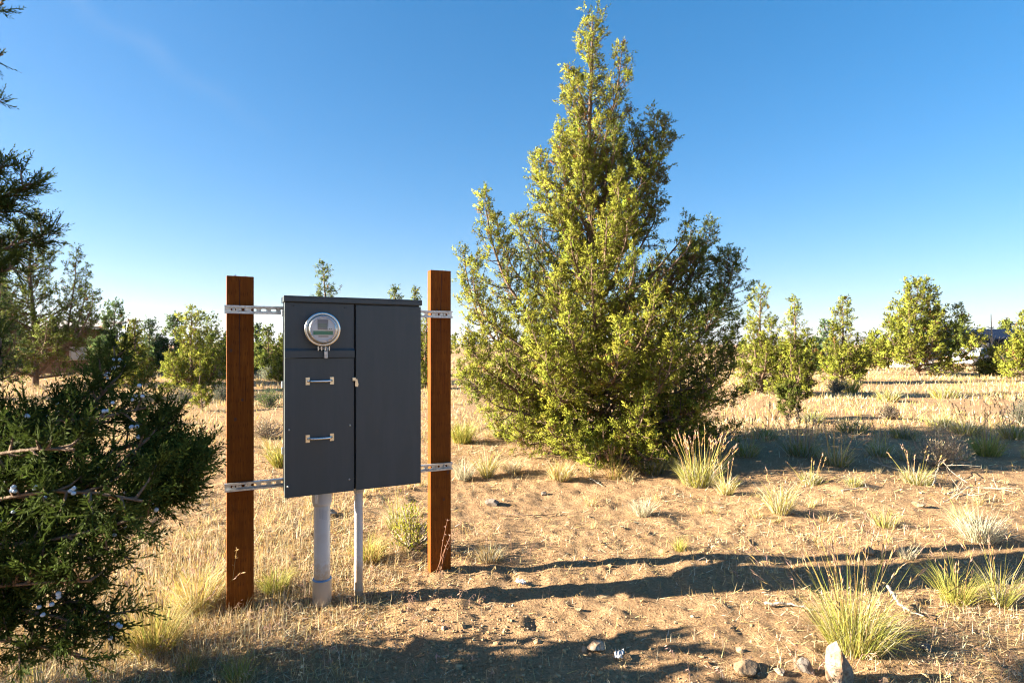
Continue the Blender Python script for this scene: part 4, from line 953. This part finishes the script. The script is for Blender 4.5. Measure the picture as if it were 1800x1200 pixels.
# ------------------------------------------------------------------ grass, weeds, stones
STRAW = np.array([0.50, 0.38, 0.20]); GOLD = np.array([0.46, 0.31, 0.12]); PALE = np.array([0.58, 0.50, 0.34]); GREENY = np.array([0.26, 0.27, 0.055]); YELG = np.array([0.40, 0.35, 0.085]); PINK = np.array([0.42, 0.27, 0.20]); GREYG = np.array([0.40, 0.37, 0.27])
def pick(n, cols, w=None):
    cols = np.asarray(cols); i = RNG.choice(len(cols), n, p=None if w is None else np.asarray(w)/np.sum(w))
    return np.clip(cols[i]*np.exp(RNG.normal(0, .18, (n, 1)))*(1+RNG.normal(0, .05, (n, 3))), .01, .85)

def tuft_geo(R, H, n, cols, w=None, wd=.003, spread=.75, bend=.5):
    g = Geo(); a = U(0, 6.28, n); r = R*np.sqrt(RNG.random(n)); P = np.stack([r*np.cos(a), r*np.sin(a), np.full(n, -.01)], 1)
    az = a+RNG.normal(0, .5, n); lean = np.clip(r/R*spread*.6+np.abs(RNG.normal(0, .18, n)), 0, 1.2)
    blades(g, P, az, lean, H*U(.45, 1.05, n), wd*U(.6, 1.3, n), np.abs(RNG.normal(bend, .3, n)), pick(n, cols, w))
    return g
def stalks_geo(R, H, n, col, headcol, wd=.0022, lean=.35, head=.09):
    g = Geo(); a = U(0, 6.28, n); r = R*np.sqrt(RNG.random(n)); P = np.stack([r*np.cos(a), r*np.sin(a), np.full(n, -.01)], 1)
    tip, d = blades(g, P, a+RNG.normal(0, .4, n), np.abs(RNG.normal(0, lean, n)), H*U(.7, 1.05, n), wd*1.6, U(.02, .25, n), pick(n, col))
    for k in range(5):
        sprigs(g, tip-d*head*(k/5)[None] if False else tip-d*(head*k/5), d+RNG.normal(0, .16, (n, 3)), head*.42, wd*3.2, pick(n, headcol))
    return g
def bunch(px, py, w, h, label, cols, wts=None, n=260, stalk=0, sh=1.7, scol=None, hcol=None, spread=.8, wdk=1.0):
    b = gnd(px, py); Y = b[1]; R = w/2/FPX*Y*.45; H = h/FPX*Y; wd = max(.0018, .52*Y/FPX*1.75)*wdk; n = int(n*1.6)
    o = thing('bunchgrass', label, 'grass', tuple(b), 0, 'bunchgrass clumps')
    obj('blades', tuft_geo(R, H, n, cols, wts, wd, spread), M['grass'], o)
    if stalk: obj('seed_stalks', stalks_geo(R*.9, H*sh, stalk, scol or [YELG, GOLD], hcol or [GOLD, PINK], wd*.75, .30, .28*H), M['grass'], o)
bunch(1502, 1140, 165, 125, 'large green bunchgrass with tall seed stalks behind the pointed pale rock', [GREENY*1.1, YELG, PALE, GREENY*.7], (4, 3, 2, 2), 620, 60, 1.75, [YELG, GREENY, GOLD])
bunch(1680, 1058, 80, 85, 'upright yellow-green bunchgrass standing in the shade edge past the large green one', [YELG*1.1, GREENY], None, 170, 8, 1.25)
bunch(1757, 1060, 66, 90, 'thin green bunchgrass with a few long stalks past the upright yellow-green one', [GREENY, YELG, GREYG], None, 120, 10, 1.5)
bunch(1372, 900, 66, 66, 'pale straw bunchgrass alone on bare soil casting a short shadow', [PALE, YELG, GREYG], (3, 2, 1), 230, 5, 1.2)
bunch(1130, 907, 50, 40, 'silvery grey bunchgrass on bare soil below the big juniper', [GREYG*1.2, PALE], None, 180)
bunch(1226, 850, 115, 58, 'grey-green bunchgrass with long arching stalks at the foot of the big juniper', [GREYG, GREENY, YELG], None, 420, 40, 1.65, [YELG, GOLD])
bunch(1276, 868, 44, 46, 'short pale bunchgrass next to the long-stalked one', [YELG, PALE], None, 120, 6, 1.5)
bunch(1722, 948, 100, 72, 'wide whitish dry bunchgrass in the open soil', [PALE*1.1, GREYG], None, 300)
bunch(1556, 925, 60, 40, 'small pale green bunchgrass between two shadow bands', [GREYG, YELG], None, 130)
bunch(1592, 980, 44, 34, 'faint grey bunchgrass at the upper edge of the post shadow', [GREYG, PALE], None, 110)
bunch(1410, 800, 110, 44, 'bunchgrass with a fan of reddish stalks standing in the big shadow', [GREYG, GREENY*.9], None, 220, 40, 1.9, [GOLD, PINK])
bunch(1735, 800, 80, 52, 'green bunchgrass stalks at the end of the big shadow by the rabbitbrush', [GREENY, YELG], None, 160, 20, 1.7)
bunch(1500, 760, 90, 36, 'dark tangle of bunchgrass inside the big shadow', [GREYG*.7, GREENY*.8], None, 200)  # greens scaled down: the shadow is put into the blade colour
bunch(1590, 770, 80, 34, 'grey bunchgrass deep in the big shadow near the rabbitbrush', [GREYG*.75, GREENY*.8], None, 180)  # palette darkened so the colour itself carries the shade
bunch(1430, 742, 60, 30, 'shaded bunchgrass in front of the lone dark sapling', [GREYG*.8, GREENY], None, 150)  # grey-green dimmed as painted shade
bunch(1495, 690, 40, 40, 'bright green bunchgrass below the columnar juniper', [GREENY*1.1, YELG], None, 120)
bunch(272, 1150, 105, 120, 'tall green-gold bunchgrass beside the berry juniper branch tips', [GREENY, YELG, GOLD, YELG*.7], None, 460, 20, 1.3, [YELG, GOLD])
bunch(345, 1068, 120, 98, 'glowing yellow bunchgrass just beside the weed-fronted post', [YELG*1.15, GOLD*1.1, PALE], None, 420, 22, 1.25)
bunch(483, 1040, 74, 52, 'small yellow-green bunchgrass between the post and the wide pipe', [YELG, GREENY*1.1], None, 230)
bunch(648, 985, 80, 58, 'yellow bunchgrass behind the thin pipe', [YELG*1.1, GREENY*1.1, GOLD], None, 240)
bunch(420, 1196, 60, 62, 'sparse green bunchgrass in the shade below the tall green-gold one', [GREENY*.8, YELG*.8], None, 90, 4, 1.3)  # both greens toned down: tree shade put into the colour
bunch(330, 1180, 50, 50, 'dim tuft of bunchgrass in tree shade beside the tall green-gold one', [GREENY*.8, GOLD*.8], None, 90)  # blade colours dimmed to paint in the tree shade
bunch(60, 1215, 110, 90, 'pale stalky bunchgrass under the lowest berry juniper branch', [YELG, PALE], None, 80, 14, 1.4)
bunch(812, 778, 62, 52, 'green bunchgrass between the taller post and the big juniper', [GREENY*1.1, YELG], None, 240)
bunch(492, 820, 44, 66, 'green bunchgrass peeking out at the cabinet edge', [GREENY, YELG], None, 180)
bunch(857, 838, 34, 64, 'narrow pale bunchgrass beside the taller post', [YELG, PALE], None, 140)
bunch(815, 842, 46, 50, 'whitish bunchgrass against the taller post', [PALE, GREYG], None, 140)
bunch(985, 842, 70, 44, 'fine blond bunchgrass under the big juniper skirt', [PALE, GOLD, YELG], None, 230)
bunch(900, 830, 50, 36, 'low blond bunchgrass at the sunny foot of the big juniper', [PALE, STRAW], None, 140)
bunch(1080, 842, 50, 50, 'thin upright bunchgrass stalks below the big juniper centre', [GOLD, YELG], None, 40, 14, 1.3)
bunch(1150, 832, 70, 44, 'shaded bunchgrass tucked beneath the big juniper', [GREYG*.8, YELG*.8], None, 200)  # dimmed blade colours hold the shade under the crown
bunch(1195, 968, 22, 36, 'single tiny green bunchgrass on the bare soil', [YELG, GREENY], None, 60)
bunch(860, 985, 80, 40, 'brittle grey-brown bunchgrass at the foot of the taller post', [GREYG*.8, GOLD*.8], None, 200)
bunch(1250, 830, 90, 50, 'dark bunchgrass where the big shadow begins', [GREYG*.75, GREENY*.8], None, 220, 8, 1.6)  # darker copies of the greens: start of the shadow painted in

for px, py, w, h, lab, st in (
        (1345, 770, 70, 34, 'grey bunchgrass in shade right under the lone dark sapling', 6), (1310, 800, 70, 40, 'shaded bunchgrass between the big juniper and the reddish stalk fan', 10),
        (1470, 815, 80, 40, 'stalky bunchgrass at the sunny rim of the big shadow', 22), (1545, 800, 70, 34, 'low grey bunchgrass near the thin pale branch in shade', 8),
        (1650, 748, 70, 30, 'dim bunchgrass along the far rim of the big shadow', 0), (1700, 762, 80, 36, 'leafy bunchgrass in shade behind the rabbitbrush', 8),
        (1780, 770, 60, 44, 'tall green bunchgrass in front of the dark twiggy sagebrush', 12), (1560, 705, 60, 28, 'straw bunchgrass on the sunny side past the small leafless bush', 0),
        (1660, 700, 70, 32, 'golden bunchgrass in the bright far grass', 0), (1425, 850, 60, 30, 'small blond bunchgrass behind the pale straw one', 8),
        (1610, 850, 80, 40, 'yellow dry bunchgrass just before the rabbitbrush', 10), (1500, 855, 40, 26, 'tiny yellow bunchgrass by the slim grey stick', 0),
        (1690, 915, 60, 34, 'faded bunchgrass touching the wide whitish one', 6), (1350, 655, 40, 30, 'far green bunchgrass by the pale green brush', 0),
        (700, 930, 60, 60, 'blond feathery bunchgrass behind the leafy yellow-green bush', 8), (880, 770, 50, 40, 'pale bunchgrass at the sunny flank of the big juniper', 6)):
    bunch(px, py, w, h, lab, [GREYG, GREENY, YELG, PALE], None, 190, st, 1.8)

# weed stalks before the posts
def weed(px, py, top, n, label, col, hc, lean):
    b = gnd(px, py); H = (py-top)/FPX*b[1]
    o = thing('weed_stalk', label, 'weed', tuple(b), 0, 'dry weed stalks'); g = Geo()
    for k in range(n):
        a = U(-.6, .6) if lean >= 0 else U(2.5, 3.7); d = np.array([math.cos(a)*abs(lean)*U(.3, 1.3), math.sin(a)*.1, 1]); h = H*U(.7, 1)
        Q = resample([(U(-.02, .02), U(-.02, .02), -.01), d*h*.5, d*h+[d[0]*h*.25, 0, -.02*h]], 9); tube(g, Q, np.linspace(.0022, .0010, 9), 4, cap=False, c=col)
        m_ = 12; i = RNG.integers(5, 9, m_); P = Q[i]; sprigs(g, P, RNG.normal(0, .6, (m_, 3))+[0, 0, .2], .018, .0045, pick(m_, hc))
    obj('stem', g, M['straw'], o)
weed(404, 1078, 945, 2, 'two dry straw weed stalks rising before the shorter wooden post', GOLD, [GOLD, STRAW], .10)
weed(770, 1008, 912, 4, 'reddish dry weed stalks rising before the taller wooden post', np.array([.30, .15, .09]), [PINK, np.array([.45, .28, .2])], .35)

# field tufts: one group of look-alikes
def field_tufts():
    protos = [tuft_geo(.05, .16, 44, [STRAW, PALE, GOLD, YELG], None, .0045).mesh('grass_tuft', M['grass']) for _ in range(5)]
    protos += [tuft_geo(.06, .24, 54, [STRAW, PALE, YELG, GOLD], None, .006, .7).mesh('grass_tuft', M['grass']) for _ in range(5)]
    k = 0
    while k < 230:
        Y = 4.2*math.exp(U(0, 1.75)); X = U(-.98, .98)*Y
        if abs(X+.4) < 1.2 and Y < 4.6: continue
        if Y < 7 and vnoise(X*.5, Y*.5, 21) < -.1: continue
        o = link('grass_tuft', protos[k % 10], None, (X, Y, gz(X, Y)), (0, 0, U(0, 6.28))); s = U(.6, 1.25)*(1 if Y > 7 else .6); o.scale = (s, s, s*U(.8, 1.2))
        tag(o, 'small dry straw tuft rooted in the open sandy field', 'grass', 'small dry tufts in the field'); k += 1
field_tufts()

# ground cover nobody could count
def straw_cover():
    g = Geo()
    # near stubble
    n = 260000; Y = 1.9*np.exp(U(0, 1.75, n)); X = U(-1.08, 1.08, n)*Y+U(-.3, .3, n)
    d = .5+.5*vnoise(X*1.3, Y*1.3, 31)+.35*vnoise(X*4, Y*4, 32)
    leftm = np.exp(-((X+1.9)/.9)**2-((Y-3.6)/1.3)**2); bare = np.exp(-((X+.4)/.8)**2-((Y-2.85)/.5)**2)
    keep = RNG.random(n) < np.clip(d*.75*(1-.55*sstep(-1.0, .3, X))+leftm*1.2-bare*.55, .05, 1); X, Y = X[keep], Y[keep]; n = len(X); lm = leftm[keep]
    P = np.stack([X, Y, terrain(X, Y)-.003], 1)
    lean = np.where(RNG.random(n) < .80-.35*lm, U(1.05, 1.52, n), np.abs(RNG.normal(.35, .3, n)))
    Ln = U(.02, .065, n)*(1+.9*lm)*(1+.05*Y); wd = np.maximum(.0016, .55*Y/FPX*1.75)*U(.7, 1.3, n)
    straws(g, P+[0, 0, .002]*U(0, 4, (n, 1)), U(0, 6.28, n), lean, Ln, wd*1.2, pick(n, [STRAW, GOLD, PALE, STRAW*.5, GREYG], (4, 3, 2.5, 2, 1)))
    # farther stubble and tall straw
    n = 130000; Y = 8.5*np.exp(U(0, 2.0, n)); X = U(-1.0, 1.0, n)*Y
    d = .5+.6*vnoise(X*.45, Y*.45, 41)+.3*vnoise(X*1.5, Y*1.5, 42)+.35*np.clip((Y-12)/12, 0, 1)
    keep = RNG.random(n) < np.clip(d, .05, 1); X, Y = X[keep], Y[keep]; n = len(X)
    P = np.stack([X, Y, terrain(X, Y)-.01], 1); wd = .42*Y/FPX*1.75*U(.6, 1.4, n)
    straws(g, P, U(0, 6.28, n), np.abs(RNG.normal(.5, .4, n)), U(.05, .17, n)*np.clip(.5+Y/25, .6, 1.3)*(1+.5*(RNG.random(n) < .06)), wd*1.2, pick(n, [STRAW, PALE, YELG, GOLD, GREYG], (3, 2.5, 2.2, 2, 1)))
    tag(obj('dry_grass', g, M['straw']), 'short dry straw and stubble covering the soil', 'grass', kind='stuff')
straw_cover()
def cheatgrass():
    g = Geo(); n = 3400; Y = U(2.0, 4.6, n); X = U(-1.05, 1.05, n)*Y
    w = np.clip(.25+.9*vnoise(X*1.1, Y*1.1, 51)+.7*np.exp(-((X+1.6)/1.0)**2)+.5*np.exp(-((Y-2.5)/.4)**2), 0, 1); keep = RNG.random(n) < w*.6
    X, Y = X[keep], Y[keep]; n = len(X); P = np.stack([X, Y, terrain(X, Y)-.004], 1)
    C = pick(n, [STRAW, PINK, PALE, GOLD], (2, 3, 1, 1)); az = U(0, 6.28, n)
    tip, d = blades(g, P, az, np.abs(RNG.normal(.25, .25, n)), U(.06, .15, n), .0022, U(.4, 1.2, n), C)
    h = np.stack([np.cos(az), np.sin(az), 0*az], 1)
    for k in range(6):
        off = RNG.normal(0, .006, (n, 3)); sprigs(g, tip-d*.010*k+off*.4, h*.7+[0, 0, -.55]+RNG.normal(0, .45, (n, 3)), U(.014, .028, n), .0045, C*U(.8, 1.25, (n, 1)))
    tag(obj('cheatgrass', g, M['straw']), 'dry drooping cheatgrass with pinkish seed heads on the soil', 'grass', kind='stuff')
cheatgrass()
def clods():
    import bmesh
    bm = bmesh.new(); bmesh.ops.create_icosphere(bm, subdivisions=1, radius=1); bm.verts.index_update()
    V0 = np.array([v.co[:] for v in bm.verts]); F0 = np.array([[v.index for v in f.verts] for f in bm.faces]); bm.free()
    VO = np.array([(1, 0, 0), (-1, 0, 0), (0, 1, 0), (0, -1, 0), (0, 0, 1), (0, 0, -1)], float); FO = np.array([(0, 2, 4), (2, 1, 4), (1, 3, 4), (3, 0, 4), (2, 0, 5), (1, 2, 5), (3, 1, 5), (0, 3, 5)])
    g = Geo()
    for n, mu, sg, V_, F_, thin in ((12000, -5.25, .42, V0, F0, .40), (40000, -5.92, .38, VO, FO, .66)):
        Y = 1.9*np.exp(U(0, 1.35, n)); X = U(-1.05, 1.05, n)*Y
        dist = np.exp(-((X+.55)/1.3)**2-((Y-2.85)/.6)**2); d = .35+.55*vnoise(X*1.6, Y*1.6, 61)+1.0*dist
        keep = RNG.random(n) < np.clip(d*thin, .06, 1); X, Y = X[keep], Y[keep]; n = len(X); dist = dist[keep]
        s = np.exp(RNG.normal(mu, sg, n))*(1+.2*dist)*np.clip(.75+Y*.09, .9, 1.6)
        a = U(0, 6.28, n); Rz = np.stack([np.cos(a), -np.sin(a), np.sin(a), np.cos(a)], 1).reshape(n, 2, 2)
        Vn = V_[None]*(1+RNG.normal(0, .24, (n, len(V_), 1)))+RNG.normal(0, .12, (n, len(V_), 3))
        Vn = Vn*(s[:, None]*np.stack([U(.8, 1.4, n), U(.8, 1.3, n), U(.6, 1.0, n)], 1))[:, None]; Vn[..., :2] = np.einsum('nij,nvj->nvi', Rz, Vn[..., :2])
        Vn = Vn+np.stack([X, Y, terrain(X, Y)+s*.3], 1)[:, None]
        C = pick(n, [(.42, .265, .14), (.33, .20, .105), (.50, .36, .21), (.28, .21, .15)], (4, 3, 2, 1))
        g.add(Vn.reshape(-1, 3), (F_[None]+np.arange(n)[:, None, None]*len(V_)).reshape(-1, 3), np.repeat(C, len(V_), 0))
    tag(obj('soil_clods', g, M['clod'], smooth=False), 'small crumbs and pebbles of dry earth', 'soil', kind='stuff')
clods()

def rock(px, py, w, h, label, m, seed, sharp=0.0, depth=1.0, name='rock'):
    import bmesh
    b = gnd(px, py); Y = b[1]; sx = w/2/FPX*Y; sz = h/FPX*Y; r = np.random.default_rng(seed)
    bm = bmesh.new(); bmesh.ops.create_icosphere(bm, subdivisions=3, radius=1); bm.verts.index_update()
    V = np.array([v.co[:] for v in bm.verts]); F = [[v.index for v in f.verts] for f in bm.faces]; bm.free()
    for k in range(11):     # flat fracture planes
        nn = norm(r.normal(size=3)); d = r.uniform(.55, .85); s = V@nn; V = V-np.maximum(s-d, 0)[:, None]*nn
    V = V*(1+.05*vnoise(V[:, 0]*4+seed, V[:, 1]*4+V[:, 2]*3, 3)[:, None])
    V = V/np.abs(V).max(0)
    z = (V[:, 2]+1)/2
    if sharp: k = 1-sharp*np.clip(z, 0, 1)**1.1; V[:, 0] = V[:, 0]*k-sharp*.55*z; V[:, 1] = V[:, 1]*k
    V = np.stack([V[:, 0]*sx, V[:, 1]*sx*depth, z*sz*1.18-sz*.18], 1)
    g = Geo(); g.add(V, F); tag(obj(name, g, M[m], None, False, tuple(b)), label, name.split('_')[-1], 'loose stones' if name == 'rock' else None)
rock(1478, 1206, 74, 84, 'large pointed pale rock standing upright before the green bunchgrass', 'rock_pale', 4, .6, .8)
rock(1313, 1182, 44, 22, 'blocky tan rock lying beyond the shaded strip beside a small white shard', 'rock_tan', 6)
rock(1416, 1184, 32, 26, 'tilted dark grey rock next to the pointed pale rock', 'rock_grey', 9, .3)
rock(1372, 1182, 24, 9, 'small white stone shard between tan and grey rocks', 'rock_pale', 12, .3)
rock(1553, 1199, 16, 12, 'tiny orange-tan stone past the pointed pale rock', 'rock_tan', 15)
rock(1048, 1140, 34, 14, 'flat cream stone half buried at the shadow edge', 'rock_pale', 21)
rock(1628, 1142, 20, 12, 'small black-grey stone in the large bunchgrass shadow', 'rock_grey', 23)
rock(865, 888, 26, 12, 'flat grey stone on the sunny soil near the taller post', 'rock_grey', 27)
rock(955, 870, 12, 8, 'dark brown pebble on the bare soil below the big juniper', 'rock_grey', 28)
rock(1615, 890, 20, 11, 'brown rounded stone near the pale whitish bunchgrass', 'rock_tan', 29)
rock(575, 907, 34, 12, 'pale flat stone behind the wide pipe', 'rock_pale', 31)
rock(1262, 832, 12, 10, 'dark stone at the base of the long-stalked bunchgrass', 'rock_grey', 33)
rock(1525, 972, 22, 14, 'dark lump of earth on the post shadow end', 'rock_tan', 35)
def paper(px, py, w, label, seed):
    b = gnd(px, py); s = w/2/FPX*b[1]; r = np.random.default_rng(seed); n = 8
    x, y = np.meshgrid(np.linspace(-1, 1, n), np.linspace(-1, 1, n)); z = .012+np.abs(r.normal(0, .35, (n, n)))*s+.25*s*(1-x*x)
    x = x+r.normal(0, .12, (n, n)); y = y+r.normal(0, .12, (n, n))
    V = np.stack([x*s, y*s*.7, z], -1).reshape(-1, 3); g = Geo(); g.quads(V, [(a*n+c, a*n+c+1, (a+1)*n+c+1, (a+1)*n+c) for a in range(n-1) for c in range(n-1)])
    tag(obj('paper_scrap', g, M['paper'], None, False, tuple(b), (0, 0, U(0, 6))), label, 'litter', 'paper scraps')
paper(914, 1028, 18, 'crumpled white paper scrap in sunlit straw near the taller post', 1)
paper(1088, 1156, 20, 'crumpled bluish white paper scrap in the tree shade', 2)

def stick(pts, r, label, m='deadwood', twigs=0):
    P = []
    for px, py, up in pts: p = gnd(px, py); P.append(p+[0, 0, up])
    P = np.array(P); o = P[0].copy(); Q = resample(P, 14); Q += RNG.normal(0, r*.5, Q.shape); g = Geo(); tube(g, Q-o, r*np.linspace(1, .35, 14)*U(.8, 1.2, 14), 7)
    t = thing('dead_branch', label, 'branch', tuple(o), 0, 'fallen dead branches'); obj('limb', g, M[m], t, True)
    for k in range(twigs):
        i = int(U(3, 12)); d = norm(RNG.normal(0, 1, 3)*[1, 1, .6]+[0, 0, .5]); gg = Geo(); e = Q[i]-o+d*U(.12, .3)
        tube(gg, resample([Q[i]-o, (Q[i]-o+e)/2+RNG.normal(0, .015, 3), e], 6), np.linspace(r*.45, r*.15, 6), 5); obj('twig', gg, M[m], t)
stick([(1562, 1050, .06), (1580, 1070, .03), (1605, 1085, .015), (1620, 1088, .02)], .010, 'short curved bleached branch beside the large green bunchgrass')
stick([(1345, 1066, .015), (1370, 1066, .02), (1400, 1068, .02), (1432, 1078, .015)], .009, 'straight bleached branch lying behind the large green bunchgrass')
stick([(1620, 1080, .02), (1632, 1090, .03), (1642, 1100, .01)], .005, 'thin dark twig at the end of the curved bleached branch', 'bark')
stick([(1640, 860, .05), (1655, 830, .16), (1668, 848, .12), (1700, 852, .05)], .007, 'gnarled grey branch arching under the rabbitbrush', 'deadwood', 4)
stick([(1665, 872, .03), (1710, 862, .04), (1750, 862, .03), (1785, 868, .02)], .007, 'long bleached branch lying past the rabbitbrush', 'deadwood', 5)
stick([(1660, 886, .02), (1690, 880, .08), (1725, 884, .03)], .006, 'tangled grey branch in front of the long bleached one', 'deadwood', 6)
stick([(1520, 808, .02), (1560, 826, .04), (1600, 832, .02)], .006, 'thin pale branch at the sunny rim of the big shadow', 'deadwood', 3)
stick([(1480, 866, .02), (1510, 862, .03), (1545, 858, .02)], .007, 'slim grey stick on bare soil before the rabbitbrush', 'deadwood', 2)
stick([(880, 905, .01), (930, 908, .012), (985, 902, .01)], .006, 'long thin brown stick lying on sunny soil near the flat grey stone', 'bark', 2)
stick([(1036, 842, .01), (1050, 850, .02), (1060, 856, .01)], .006, 'short pale stick below the big juniper skirt', 'deadwood')
